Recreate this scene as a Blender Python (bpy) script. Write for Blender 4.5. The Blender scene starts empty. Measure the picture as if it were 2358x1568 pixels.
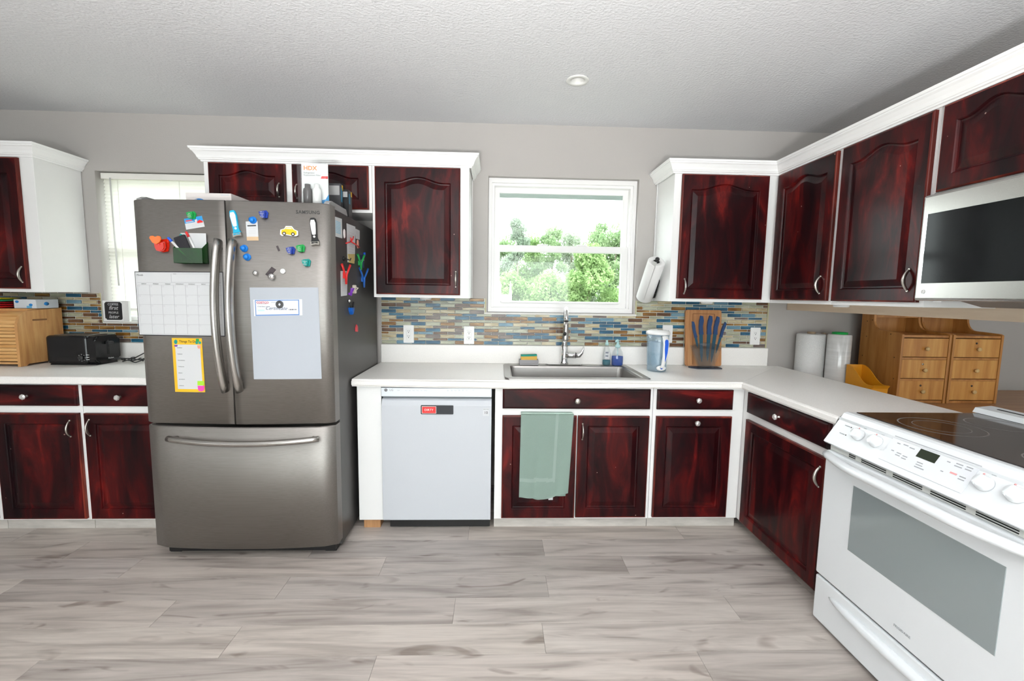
import bpy, bmesh, math, random
from mathutils import Vector, Matrix
random.seed(7)
S = bpy.context.scene
COL = S.collection
# ------------------------------------------------------------------ camera
CAM = Vector((0.62393, -3.05760, 1.33799))
CR = Vector((0.99929709, -0.03445806, 0.01476407))
CU = Vector((-0.01119807, 0.10147780, 0.99477478))
CF = Vector((0.03577624, 0.99424086, -0.10102061))
FPX = 1035.733
cd = bpy.data.cameras.new('camera'); cam = bpy.data.objects.new('camera', cd); COL.objects.link(cam)
cd.sensor_fit = 'HORIZONTAL'; cd.sensor_width = 36.0; cd.lens = FPX * 36.0 / 2358.0
cd.clip_start = 0.02; cd.clip_end = 300
m = Matrix.Identity(4)
for i in range(3):
    m[i][0] = CR[i]; m[i][1] = CU[i]; m[i][2] = -CF[i]; m[i][3] = CAM[i]
cam.matrix_world = m
S.camera = cam
# ------------------------------------------------------------------ world, lights, exposure
w = bpy.data.worlds.new('overcast_sky'); S.world = w; w.use_nodes = True
bg = w.node_tree.nodes['Background']; bg.inputs[0].default_value = (0.93, 0.97, 1.0, 1); bg.inputs[1].default_value = 5.2
S.view_settings.view_transform = 'Standard'; S.view_settings.look = 'None'
S.view_settings.gamma = 1.0; S.view_settings.use_curve_mapping = False
S.view_settings.exposure = 0.32
def area(name, loc, target, sx, sy, power, col=(1, 1, 1), spread=180):
    l = bpy.data.lights.new(name, 'AREA'); l.shape = 'RECTANGLE'; l.size = sx; l.size_y = sy
    l.energy = power; l.color = col; l.spread = math.radians(spread)
    o = bpy.data.objects.new(name, l); COL.objects.link(o); o.location = loc
    o.rotation_euler = (Vector(target) - Vector(loc)).to_track_quat('-Z', 'Y').to_euler()
    return o
# the photographer's flash, bounced off the ceiling above and in front of the camera
area('bounce_flash', (0.5, -4.1, 0.85), (0.5, -3.65, 2.445), 0.3, 0.2, 154, (1.0, 0.985, 0.97), 128)
# added fill lamps with no seen source: behind the camera, dining side, left
area('rear_fill', (0.6, -6.15, 1.15), (0.6, 0, 1.25), 3.1, 2.0, 36, (0.96, 0.98, 1.0))
area('dining_side_fill', (5.2, -3.4, 1.3), (0, -3.0, 1.3), 1.8, 1.5, 12, (0.96, 0.98, 1.0))  # added to brighten faces turned right; this wall has no window
area('left_fill', (-3.0, -4.0, 1.35), (1.0, -3.0, 1.2), 1.6, 1.3, 8, (0.96, 0.98, 1.0))  # added fill for the left half; the left wall holds no window

def ray(u, v): return CR * ((u - 1179) / FPX) - CU * ((v - 784) / FPX) + CF
def PX(u, v, ax, val):
    d = ray(u, v); k = 'xyz'.index(ax)
    return CAM + d * ((val - CAM[k]) / d[k])
# ------------------------------------------------------------------ materials
MATS = {}
def newmat(name):
    mt = bpy.data.materials.new(name); mt.use_nodes = True
    MATS[name] = mt
    return mt, mt.node_tree, mt.node_tree.nodes['Principled BSDF']
def M(name, col=(.8, .8, .8), rough=.5, metal=0.0, coat=0.0, spec=.5, bump=0.0, bscale=200, var=0.0, vscale=(6, 6, 6), emit=0):
    if name in MATS: return MATS[name]
    mt, nt, b = newmat(name)
    b.inputs['Base Color'].default_value = (*col, 1); b.inputs['Roughness'].default_value = rough
    b.inputs['Metallic'].default_value = metal; b.inputs['Coat Weight'].default_value = coat
    b.inputs['Specular IOR Level'].default_value = spec
    if emit:
        b.inputs['Emission Color'].default_value = (*col, 1); b.inputs['Emission Strength'].default_value = emit
    if bump or var:
        tc = nt.nodes.new('ShaderNodeTexCoord')
    if bump:
        n = nt.nodes.new('ShaderNodeTexNoise'); n.inputs['Scale'].default_value = bscale; n.inputs['Detail'].default_value = 3
        nt.links.new(tc.outputs['Object'], n.inputs['Vector'])
        bp = nt.nodes.new('ShaderNodeBump'); bp.inputs['Strength'].default_value = bump; bp.inputs['Distance'].default_value = .004
        nt.links.new(n.outputs[0], bp.inputs['Height']); nt.links.new(bp.outputs[0], b.inputs['Normal'])
    if var:
        mp = nt.nodes.new('ShaderNodeMapping'); mp.inputs['Scale'].default_value = vscale
        nt.links.new(tc.outputs['Object'], mp.inputs[0])
        n2 = nt.nodes.new('ShaderNodeTexNoise'); n2.inputs['Scale'].default_value = 1; n2.inputs['Detail'].default_value = 4
        nt.links.new(mp.outputs[0], n2.inputs['Vector'])
        cr = nt.nodes.new('ShaderNodeValToRGB')
        cr.color_ramp.elements[0].position = .3; cr.color_ramp.elements[1].position = .7
        cr.color_ramp.elements[0].color = (*[c * (1 - var) for c in col], 1)
        cr.color_ramp.elements[1].color = (*[min(1, c * (1 + var)) for c in col], 1)
        nt.links.new(n2.outputs[0], cr.inputs[0]); nt.links.new(cr.outputs[0], b.inputs['Base Color'])
    return mt
def ramp(nt, stops):
    cr = nt.nodes.new('ShaderNodeValToRGB'); e = cr.color_ramp.elements
    e[0].position = stops[0][0]; e[0].color = (*stops[0][1], 1)
    e[1].position = stops[-1][0]; e[1].color = (*stops[-1][1], 1)
    for p, c in stops[1:-1]:
        k = e.new(p); k.color = (*c, 1)
    return cr
def streak(name, stops, scale, rough=.35, coat=0.0, bump=0.0, detail=5, distort=0.0, specks=0.0, rand=True, rrange=None):
    mt, nt, b = newmat(name)
    tc = nt.nodes.new('ShaderNodeTexCoord'); mp = nt.nodes.new('ShaderNodeMapping'); mp.inputs['Scale'].default_value = scale
    src = tc.outputs['Object']
    if rand:
        oi = nt.nodes.new('ShaderNodeObjectInfo'); mu = nt.nodes.new('ShaderNodeMath'); mu.operation = 'MULTIPLY'; mu.inputs[1].default_value = 37.0
        nt.links.new(oi.outputs['Random'], mu.inputs[0])
        va = nt.nodes.new('ShaderNodeVectorMath'); va.operation = 'ADD'
        nt.links.new(src, va.inputs[0]); nt.links.new(mu.outputs[0], va.inputs[1]); src = va.outputs[0]
    nt.links.new(src, mp.inputs[0])
    n = nt.nodes.new('ShaderNodeTexNoise'); n.inputs['Scale'].default_value = 1; n.inputs['Detail'].default_value = detail
    n.inputs['Roughness'].default_value = .6; n.inputs['Distortion'].default_value = distort
    nt.links.new(mp.outputs[0], n.inputs['Vector'])
    cr = ramp(nt, stops); nt.links.new(n.outputs[0], cr.inputs[0])
    col = cr.outputs[0]
    if specks:
        v = nt.nodes.new('ShaderNodeTexVoronoi'); v.inputs['Scale'].default_value = 11
        nt.links.new(src, v.inputs['Vector'])
        lt = nt.nodes.new('ShaderNodeMath'); lt.operation = 'LESS_THAN'; lt.inputs[1].default_value = specks
        nt.links.new(v.outputs['Distance'], lt.inputs[0])
        mx = nt.nodes.new('ShaderNodeMixRGB'); mx.inputs[2].default_value = (.45, .28, .24, 1)
        nt.links.new(lt.outputs[0], mx.inputs[0]); nt.links.new(col, mx.inputs[1]); col = mx.outputs[0]
    nt.links.new(col, b.inputs['Base Color'])
    b.inputs['Roughness'].default_value = rough; b.inputs['Coat Weight'].default_value = coat; b.inputs['Coat Roughness'].default_value = .15
    if name.startswith('mahogany'): b.inputs['Specular IOR Level'].default_value = .18
    if bump:
        bp = nt.nodes.new('ShaderNodeBump'); bp.inputs['Strength'].default_value = bump; bp.inputs['Distance'].default_value = .002
        nt.links.new(n.outputs[0], bp.inputs['Height']); nt.links.new(bp.outputs[0], b.inputs['Normal'])
    return mt
def clear(name, tint, gloss=.08, rough=.03, body=0.0, bodycol=(1, 1, 1)):
    """see-through plastic or glass: tinted transparency with a glossy skin, part of it milky"""
    mt = bpy.data.materials.new(name); mt.use_nodes = True; nt = mt.node_tree; MATS[name] = mt
    nt.nodes.remove(nt.nodes['Principled BSDF']); out = nt.nodes['Material Output']
    t = nt.nodes.new('ShaderNodeBsdfTransparent'); t.inputs[0].default_value = (*tint, 1)
    g = nt.nodes.new('ShaderNodeBsdfGlossy'); g.inputs['Roughness'].default_value = rough
    mx = nt.nodes.new('ShaderNodeMixShader'); mx.inputs[0].default_value = gloss
    last = t.outputs[0]
    if body:
        d = nt.nodes.new('ShaderNodeBsdfDiffuse'); d.inputs[0].default_value = (*bodycol, 1)
        m2 = nt.nodes.new('ShaderNodeMixShader'); m2.inputs[0].default_value = body
        nt.links.new(last, m2.inputs[1]); nt.links.new(d.outputs[0], m2.inputs[2]); last = m2.outputs[0]
    nt.links.new(last, mx.inputs[1]); nt.links.new(g.outputs[0], mx.inputs[2]); nt.links.new(mx.outputs[0], out.inputs[0])
    return mt
def translucent(name, col, amount, rough=.6):
    mt = bpy.data.materials.new(name); mt.use_nodes = True; nt = mt.node_tree; MATS[name] = mt
    nt.nodes.remove(nt.nodes['Principled BSDF']); out = nt.nodes['Material Output']
    d = nt.nodes.new('ShaderNodeBsdfDiffuse'); d.inputs[0].default_value = (*col, 1)
    t = nt.nodes.new('ShaderNodeBsdfTranslucent'); t.inputs[0].default_value = (*col, 1)
    mx = nt.nodes.new('ShaderNodeMixShader'); mx.inputs[0].default_value = amount
    nt.links.new(d.outputs[0], mx.inputs[1]); nt.links.new(t.outputs[0], mx.inputs[2]); nt.links.new(mx.outputs[0], out.inputs[0])
    return mt
MAHO = [(.31, (.006, .0015, .0025)), (.47, (.022, .0022, .0033)), (.60, (.072, .0045, .0052)), (.78, (.25, .014, .010))]
mWood = streak('mahogany_door', MAHO, (9, 9, 2.3), .34, .08, .1, 6, .8, .035)
mWoodH = streak('mahogany_drawer', MAHO, (2.3, 9, 9), .34, .08, .1, 6, .8, .03)
mWorn = streak('mahogany_worn_edge', [(.3, (.02, .004, .004)), (.55, (.12, .015, .010)), (.75, (.30, .05, .025))], (7, 7, 2), .35, .1, 0, 4, .5)
mWhite = M('white_cabinet_paint', (.88, .88, .87), .45, bump=.05, bscale=60)
mToe = M('scuffed_shaded_board', (.50, .475, .44), .5, var=.16, vscale=(9, 9, 30))  # dirty white board, with the shade of the recess mixed into its grey
mWall = M('warm_grey_wall_paint', (.45, .426, .406), .8, bump=.12, bscale=120)
mCeil = M('textured_ceiling_paint', (.635, .64, .655), .9, bump=.9, bscale=85)
mCount = M('speckled_laminate', (.90, .88, .85), .38, var=.05, vscale=(260, 260, 260))
mVinyl = M('white_window_vinyl', (.84, .83, .82), .35)
mNick = M('brushed_nickel', (.60, .57, .52), .28, 1.0)
mChrome = M('chrome', (.78, .78, .78), .07, 1.0)
mBlack = M('black_plastic', (.012, .012, .013), .35)
mDark = M('dark_void', (.01, .01, .01), .8)
mWhiteP = M('white_plastic', (.82, .82, .81), .3)
mAppl = M('white_appliance_enamel', (.555, .58, .615), .4, spec=.3)
mRange = M('white_range_enamel', (.79, .82, .84), .3, coat=.2)
mPaper = M('white_paper', (.62, .63, .64), .8, spec=.2)
mInk = M('grey_ink', (.25, .25, .26), .7)
mInkD = M('black_ink', (.02, .02, .022), .6)
mRed = M('red_plastic', (.72, .02, .02), .35)
mBlue = M('blue_plastic', (.01, .10, .62), .3)
mNavy = M('navy_plastic', (.012, .045, .33), .35)
mGreen = M('green_plastic', (.01, .33, .07), .35)
mTeal = M('teal_plastic', (.005, .30, .27), .35)
mYel = M('yellow_print', (.80, .48, .02), .5)
mOr = M('orange_print', (.85, .25, .02), .5)
mWin = clear('window_glass', (.95, .98, .96), .03, .01)
# brushed stainless: fine grain plus a soft vertical waviness of the sheet
def stainless(name, col, rough, wav):
    mt, nt, b = newmat(name)
    b.inputs['Metallic'].default_value = 1.0
    tc = nt.nodes.new('ShaderNodeTexCoord'); mp = nt.nodes.new('ShaderNodeMapping'); mp.inputs['Scale'].default_value = (3.5, 400, 400)
    nt.links.new(tc.outputs['Object'], mp.inputs[0])
    n = nt.nodes.new('ShaderNodeTexNoise'); n.inputs['Scale'].default_value = 1; n.inputs['Detail'].default_value = 3
    nt.links.new(mp.outputs[0], n.inputs['Vector'])
    cr = ramp(nt, [(.25, tuple(c * .9 for c in col)), (.75, tuple(min(1, c * 1.08) for c in col))])
    nt.links.new(n.outputs[0], cr.inputs[0]); nt.links.new(cr.outputs[0], b.inputs['Base Color'])
    b.inputs['Roughness'].default_value = rough
    b.inputs['Anisotropic'].default_value = .5
    mp2 = nt.nodes.new('ShaderNodeMapping'); mp2.inputs['Scale'].default_value = wav
    nt.links.new(tc.outputs['Object'], mp2.inputs[0])
    n2 = nt.nodes.new('ShaderNodeTexNoise'); n2.inputs['Scale'].default_value = 1; n2.inputs['Detail'].default_value = 1
    nt.links.new(mp2.outputs[0], n2.inputs['Vector'])
    bp = nt.nodes.new('ShaderNodeBump'); bp.inputs['Strength'].default_value = .25; bp.inputs['Distance'].default_value = .01
    nt.links.new(n2.outputs[0], bp.inputs['Height']); nt.links.new(bp.outputs[0], b.inputs['Normal'])
    return mt
mSteel = stainless('brushed_stainless', (.285, .267, .251), .46, (7, 7, 1.0))
mSteelB = stainless('bright_stainless', (.50, .485, .46), .27, (2, 2, 2))
mSink = stainless('sink_stainless', (.40, .385, .37), .40, (3, 3, 3))
mFSide = M('dark_grey_fridge_side', (.075, .072, .070), .42, .3, var=.12, vscale=(3, 3, 3))
# ------------------------------------------------------------------ mesh helpers
def B(): return bmesh.new()
def bx(bm, x0, x1, y0, y1, z0, z1, bev=0, seg=1, mi=0):
    vs = [bm.verts.new((x, y, z)) for x in (x0, x1) for y in (y0, y1) for z in (z0, z1)]
    fs = [bm.faces.new([vs[i] for i in q]) for q in ((0, 1, 3, 2), (4, 6, 7, 5), (0, 4, 5, 1), (2, 3, 7, 6), (0, 2, 6, 4), (1, 5, 7, 3))]
    for f in fs: f.material_index = mi
    if bev:
        es = list({e for f in fs for e in f.edges})
        bmesh.ops.bevel(bm, geom=es, offset=bev, segments=seg, affect='EDGES', profile=.5)
    return bm
def frame_axes(d):
    d = Vector(d).normalized(); a = Vector((0, 0, 1)) if abs(d.z) < .9 else Vector((1, 0, 0))
    u = d.cross(a).normalized(); return u, d.cross(u).normalized() * -1
def tube(bm, pts, r, n=10, cap=True, flat=None, mi=0):
    pts = [Vector(p) for p in pts]; rs = r if isinstance(r, (list, tuple)) else [r] * len(pts)
    rings = []; u0 = None
    for i, p in enumerate(pts):
        d = (pts[min(i + 1, len(pts) - 1)] - pts[max(i - 1, 0)])
        if d.length < 1e-9: d = Vector((0, 0, 1))
        d.normalize()
        if u0 is None: u, _ = frame_axes(d)
        else:
            u = u0 - d * u0.dot(d)
            if u.length < 1e-6: u, _ = frame_axes(d)
            u.normalize()
        u0 = u; v = d.cross(u)
        fl = flat or 1.0
        rings.append([bm.verts.new(p + u * (math.cos(2 * math.pi * k / n) * rs[i]) + v * (math.sin(2 * math.pi * k / n) * rs[i] * fl)) for k in range(n)])
    for a, b in zip(rings, rings[1:]):
        for k in range(n):
            f = bm.faces.new((a[k], a[(k + 1) % n], b[(k + 1) % n], b[k])); f.smooth = True; f.material_index = mi
    if cap:
        for rg in (rings[0][::-1], rings[-1]):
            f = bm.faces.new(rg); f.material_index = mi
    return bm
def lathe(bm, prof, n=24, origin=(0, 0, 0), axis=(0, 0, 1), smooth=True, mi=0, sx=1, sy=1, cap=True):
    """prof: list of (radius, height) from bottom to top around axis"""
    o = Vector(origin); d = Vector(axis).normalized(); u, v = frame_axes(d)
    if abs(d.z) > .99: u, v = Vector((1, 0, 0)), Vector((0, 1, 0))
    rings = []
    for r, h in prof:
        if r < 1e-6: rings.append([bm.verts.new(o + d * h)])
        else: rings.append([bm.verts.new(o + d * h + u * (r * sx * math.cos(2 * math.pi * k / n)) + v * (r * sy * math.sin(2 * math.pi * k / n))) for k in range(n)])
    for a, b in zip(rings, rings[1:]):
        for k in range(n):
            k2 = (k + 1) % n
            q = [a[k % len(a)], a[k2 % len(a)], b[k2 % len(b)], b[k % len(b)]]
            q2 = []
            for x in q:
                if x not in q2: q2.append(x)
            if len(q2) > 2:
                f = bm.faces.new(q2); f.smooth = smooth; f.material_index = mi
    if prof[0] == prof[-1]: cap = False
    for rg in (rings[0][::-1], rings[-1]):
        if cap and len(rg) > 2:
            f = bm.faces.new(rg); f.material_index = mi
    return bm
def prism(bm, pts, fn, t0, t1, mi=0, bev=0):
    """pts: 2D outline; fn(a, b, t) -> 3D"""
    a = [bm.verts.new(fn(p[0], p[1], t0)) for p in pts]; b = [bm.verts.new(fn(p[0], p[1], t1)) for p in pts]
    n = len(pts); fs = []
    fs.append(bm.faces.new(a[::-1])); fs.append(bm.faces.new(b))
    for k in range(n): fs.append(bm.faces.new((a[k], a[(k + 1) % n], b[(k + 1) % n], b[k])))
    for f in fs: f.material_index = mi
    if bev:
        bmesh.ops.bevel(bm, geom=list(fs[1].edges), offset=bev, segments=2, affect='EDGES')
    return bm
def rrect(x0, x1, z0, z1, r, n=5):
    out = []
    for cx, cz, a0 in ((x1 - r, z0 + r, -90), (x1 - r, z1 - r, 0), (x0 + r, z1 - r, 90), (x0 + r, z0 + r, 180)):
        for k in range(n + 1):
            a = math.radians(a0 + 90 * k / n); out.append((cx + r * math.cos(a), cz + r * math.sin(a)))
    return out
WL = {}
def wl(o): return WL.get(o.name, Vector((0, 0, 0)))
def obj(name, bm, mats, parent=None, recalc=True, smooth=False):
    if recalc: bmesh.ops.recalc_face_normals(bm, faces=bm.faces)
    if parent is not None: bmesh.ops.translate(bm, verts=bm.verts, vec=-wl(parent))
    if smooth:
        for f in bm.faces: f.smooth = True
    me = bpy.data.meshes.new(name); bm.to_mesh(me); bm.free()
    o = bpy.data.objects.new(name, me); COL.objects.link(o)
    for mt in (mats if isinstance(mats, (list, tuple)) else [mats]): me.materials.append(mt)
    if parent is not None:
        o.parent = parent; WL[o.name] = wl(parent)
    return o
def tag(o, label=None, cat=None, group=None, kind=None):
    if label: o['label'] = label
    if cat: o['category'] = cat
    if group: o['group'] = group
    if kind: o['kind'] = kind
    return o
def thing(name, label, cat, loc, group=None):
    o = bpy.data.objects.new(name, None); COL.objects.link(o); o.location = loc; o.empty_display_size = .05
    WL[o.name] = Vector(loc); tag(o, label, cat, group); return o
def solo(name, bm, mats, label, cat, group=None, smooth=False):
    """a thing of one mesh: origin put at its base"""
    bmesh.ops.recalc_face_normals(bm, faces=bm.faces)
    n = len(bm.verts); c = Vector((0, 0, 0))
    for v in bm.verts: c += v.co
    c /= n; c.z = min(v.co.z for v in bm.verts)
    bmesh.ops.translate(bm, verts=bm.verts, vec=-c)
    o = obj(name, bm, mats, None, False, smooth); o.location = c; WL[o.name] = c
    return tag(o, label, cat, group)
def struct(name, bm, mats, label, cat):
    o = obj(name, bm, mats); return tag(o, label, cat, None, 'structure')
def text(name, s, size, org, right, up, mt, parent, align='CENTER', shear=0, ext=.0003, sx=1.0, bend=None, bold=0.0, space=1.0):
    cu = bpy.data.curves.new('txt', 'FONT'); cu.body = s; cu.size = size; cu.align_x = align; cu.align_y = 'CENTER'
    cu.shear = shear; cu.extrude = ext; cu.resolution_u = 2; cu.offset = size * bold; cu.space_character = space
    to = bpy.data.objects.new('txt', cu); COL.objects.link(to)
    me = bpy.data.meshes.new_from_object(to); bpy.data.objects.remove(to); bpy.data.curves.remove(cu)
    r = Vector(right).normalized(); u = Vector(up).normalized(); nrm = r.cross(u)
    mm = Matrix.Identity(4)
    for i in range(3): mm[i][0] = r[i] * sx; mm[i][1] = u[i]; mm[i][2] = nrm[i]; mm[i][3] = org[i] - wl(parent)[i]
    me.transform(mm)
    if bend:
        q0 = wl(parent)
        for vv in me.vertices:
            vv.co.y = vv.co.y - (bend(org[0]) - 0) + bend(vv.co.x + q0.x)
    me.materials.clear(); me.materials.append(mt); me.name = name
    o = bpy.data.objects.new(name, me); COL.objects.link(o); o.parent = parent; WL[o.name] = wl(parent)
    return o
X, Y, Z = Vector((1, 0, 0)), Vector((0, 1, 0)), Vector((0, 0, 1))
# ------------------------------------------------------------------ room shell
XL, XR, YF, HC = -3.1, 5.3, -6.3, 2.445
W1 = (.5634, 1.567, 1.2188, 2.114)          # kitchen window opening in the back wall
W2 = (-1.95, -1.02, 1.122, 2.088)           # blind window beside the fridge
bm = B()
def wallrow(z0, z1, holes):
    x = XL
    for a, b_ in holes: bx(bm, x, a, 0, .16, z0, z1); x = b_
    bx(bm, x, XR, 0, .16, z0, z1)
wallrow(0, W2[2], []); wallrow(W2[2], W1[2], [(W2[0], W2[1])]); wallrow(W1[2], W2[3], [(W2[0], W2[1]), (W1[0], W1[1])])
wallrow(W2[3], W1[3], [(W1[0], W1[1])]); wallrow(W1[3], HC, [])
bmesh.ops.remove_doubles(bm, verts=bm.verts, dist=1e-5)
struct('wall_back', bm, mWall, 'warm grey painted kitchen wall with the sink window', 'wall')
struct('wall_left', bx(B(), XL - .12, XL, YF, .16, 0, HC), mWall, 'warm grey side wall beyond the left cabinets', 'wall')
struct('wall_right', bx(B(), XR, XR + .12, YF, .16, 0, HC), mWall, 'warm grey dining side wall', 'wall')
bm = B()
PD = (-1.0, 2.2, 0.0, 2.1)
bx(bm, XL, PD[0], YF - .12, YF, 0, HC); bx(bm, PD[1], XR, YF - .12, YF, 0, HC); bx(bm, PD[0], PD[1], YF - .12, YF, PD[3], HC)
struct('wall_front', bm, mWall, 'warm grey wall around the patio door', 'wall')
bm = B()
for a in ((PD[0], PD[0] + .06), (.57, .63), (PD[1] - .06, PD[1])): bx(bm, a[0], a[1], YF - .1, YF - .02, 0, 2.1)
for z in ((0, .06), (2.04, 2.1)): bx(bm, PD[0], PD[1], YF - .09, YF - .03, z[0], z[1])
d1 = struct('door_1', bm, mVinyl, 'white framed sliding patio door', 'door')
for a, b_ in ((PD[0] + .06, .57), (.63, PD[1] - .06)): obj('pane', bx(B(), a, b_, YF - .065, YF - .055, .06, 2.04), mWin, d1)
LX, LY = 1.03, -.627                        # recessed lamp
bm = B(); h = .045
for a in ((XL, LX - h, YF, .0), (LX + h, XR, YF, .0), (LX - h, LX + h, YF, LY - h), (LX - h, LX + h, LY + h, .0)): bx(bm, a[0], a[1], a[2], a[3], HC, HC + .1)
struct('ceiling', bm, mCeil, 'white textured kitchen ceiling', 'ceiling')
# floor planks, laid along x, joints as in the photograph
mGap = M('floor_joint', (.20, .18, .17), .8)
fl = struct('floor', bx(B(), XL, XR, YF, .16, -.06, -.0022), mGap, 'grey washed oak plank floor', 'floor')
mt, nt, b = newmat('grey_oak_plank')
tc = nt.nodes.new('ShaderNodeTexCoord'); oi = nt.nodes.new('ShaderNodeObjectInfo')
mu = nt.nodes.new('ShaderNodeMath'); mu.operation = 'MULTIPLY'; mu.inputs[1].default_value = 53
nt.links.new(oi.outputs['Random'], mu.inputs[0]); va = nt.nodes.new('ShaderNodeVectorMath'); va.operation = 'ADD'
nt.links.new(tc.outputs['Object'], va.inputs[0]); nt.links.new(mu.outputs[0], va.inputs[1])
def nz(scale, detail, dist, vec):
    mp = nt.nodes.new('ShaderNodeMapping'); mp.inputs['Scale'].default_value = scale; nt.links.new(vec, mp.inputs[0])
    n = nt.nodes.new('ShaderNodeTexNoise'); n.inputs['Scale'].default_value = 1; n.inputs['Detail'].default_value = detail; n.inputs['Distortion'].default_value = dist
    nt.links.new(mp.outputs[0], n.inputs['Vector']); return n
n1 = nz((1.5, 15, 1), 6, 1.2, va.outputs[0]); n2 = nz((7, 110, 1), 3, .2, va.outputs[0]); n3 = nz((2.4, 8, 1), 2, 2.0, va.outputs[0])
c1 = ramp(nt, [(.27, (.29, .255, .235)), (.42, (.43, .392, .362)), (.56, (.53, .488, .453)), (.75, (.58, .54, .503))]); nt.links.new(n1.outputs[0], c1.inputs[0])
c2 = ramp(nt, [(.35, (.80, .80, .80)), (.6, (1.04, 1.04, 1.04))]); nt.links.new(n2.outputs[0], c2.inputs[0])
mx = nt.nodes.new('ShaderNodeMixRGB'); mx.blend_type = 'MULTIPLY'; mx.inputs[0].default_value = .4
nt.links.new(c1.outputs[0], mx.inputs[1]); nt.links.new(c2.outputs[0], mx.inputs[2])
c3 = ramp(nt, [(.27, (.50, .45, .43)), (.38, (1, 1, 1))]); nt.links.new(n3.outputs[0], c3.inputs[0])
mx2 = nt.nodes.new('ShaderNodeMixRGB'); mx2.blend_type = 'MULTIPLY'; mx2.inputs[0].default_value = .8
nt.links.new(mx.outputs[0], mx2.inputs[1]); nt.links.new(c3.outputs[0], mx2.inputs[2])
tn = ramp(nt, [(0, (.80, .79, .79)), (.25, (.98, .95, .93)), (.6, (1.05, 1.03, 1.0)), (1, (1.0, .99, 1.0))]); nt.links.new(oi.outputs['Random'], tn.inputs[0])
mx3 = nt.nodes.new('ShaderNodeMixRGB'); mx3.blend_type = 'MULTIPLY'; mx3.inputs[0].default_value = 1
nt.links.new(mx2.outputs[0], mx3.inputs[1]); nt.links.new(tn.outputs[0], mx3.inputs[2]); nt.links.new(mx3.outputs[0], b.inputs['Base Color'])
b.inputs['Roughness'].default_value = .42
mPlank = mt
PWD, PLN = .158, 1.204
rows_known = {-.711: .483, -.869: .889, -1.027: .08, -1.185: -.33, -1.343: -.745, -1.501: -.379, -1.659: 1.40}
pm = {}
def plank(x0, x1, y0, y1):
    k = (round(x1 - x0, 3), round(y1 - y0, 3))
    if k not in pm:
        q = B(); L, Wd = k
        bx(q, -L / 2 + .0005, L / 2 - .0005, -Wd / 2 + .0005, Wd / 2 - .0005, -.002, 0, .0007)
        me = bpy.data.meshes.new('plank'); q.to_mesh(me); q.free(); me.materials.append(mPlank); pm[k] = me
    o = bpy.data.objects.new('plank', pm[k]); COL.objects.link(o); o.parent = fl; o.location = ((x0 + x1) / 2, (y0 + y1) / 2, 0)
y = -.711 + 5 * PWD
while y - PWD > YF - .2:
    y0 = y - PWD; key = min(rows_known, key=lambda q: abs(q - y0))
    off = rows_known[key] if abs(key - y0) < .01 else random.uniform(0, PLN)
    a, b_ = max(y0, YF), min(y, 0.0)
    if b_ - a > .01:
        x = off - math.ceil((off - XL) / PLN) * PLN
        while x < XR:
            l, r = max(x, XL), min(x + PLN, XR)
            if r - l > .02: plank(l, r, a, b_)
            x += PLN
    y = y0
# recessed ceiling lamp
t = thing('recessed_light', 'small round recessed light in the textured ceiling', 'light', (LX, LY, HC))
bm = B(); lathe(bm, [(.033, 0), (.058, 0), (.0595, -.003), (.057, -.006), (.036, -.006), (.033, 0), (.033, .07)], 32, (LX, LY, HC), cap=False); obj('trim_ring', bm, M('lamp_trim', (.72, .72, .70), .5), t)
bm = B(); lathe(bm, [(.0, .075), (.034, .075), (.034, .07)], 24, (LX, LY, HC)); obj('can', bm, M('lamp_can', (.12, .125, .13), .4, .5), t)
bm = B(); lathe(bm, [(.0, .030), (.018, .032), (.026, .038), (.027, .044), (.018, .060), (.014, .075)], 24, (LX, LY, HC)); obj('bulb', bm, M('lamp_bulb', (.40, .45, .47), .2), t)
# ------------------------------------------------------------------ windows
def sash(bm, x0, x1, z0, z1, y0, y1, wl_, wr, wb, wt):
    bx(bm, x0, x0 + wl_, y0, y1, z0, z1); bx(bm, x1 - wr, x1, y0, y1, z0, z1)
    bx(bm, x0 + wl_, x1 - wr, y0, y1, z0, z0 + wb); bx(bm, x0 + wl_, x1 - wr, y0, y1, z1 - wt, z1)
g = .002
bm = B(); x0, x1, z0, z1 = W1[0] + g, W1[1] - g, W1[2] + g, W1[3] - g
sash(bm, x0, x1, z0, z1, .035, .155, .022, .022, .03, .03)
sash(bm, x0 + .022, x1 - .022, z0 + .03, z1 - .03, .055, .155, .016, .016, .004, .016)
win1 = struct('window_1', bm, mVinyl, 'white double hung window over the sink', 'window')
ix0, ix1, iz0, iz1 = x0 + .038, x1 - .038, z0 + .034, z1 - .046
zm = 1.655
bm = B(); sash(bm, ix0, ix1, iz0, zm + .022, .07, .10, .042, .042, .042, .042); s1 = obj('lower_sash', bm, mVinyl, win1)
obj('pane', bx(B(), ix0 + .04, ix1 - .04, .083, .088, iz0 + .04, zm - .018), mWin, s1)
bm = B(); sash(bm, ix0, ix1, zm - .02, iz1, .105, .135, .036, .036, .036, .036); s2 = obj('upper_sash', bm, mVinyl, win1)
obj('pane', bx(B(), ix0 + .034, ix1 - .034, .118, .123, zm + .014, iz1 - .034), mWin, s2)
obj('shade_strip', bx(B(), ix0 + .036, ix1 - .036, .124, .134, iz1 - .062, iz1 - .036), M('grey_green_rail', (.40, .45, .44), .5), s2)
obj('lift_rail', bx(B(), ix0 + .05, ix1 - .05, .058, .071, iz0 + .028, iz0 + .04, .003), mVinyl, s1)
for lx in (.36, .66): obj('latch', bx(B(), ix0 + lx * (ix1 - ix0) - .035, ix0 + lx * (ix1 - ix0) + .035, .075, .098, zm + .022, zm + .032, .004), mVinyl, s1)
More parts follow.
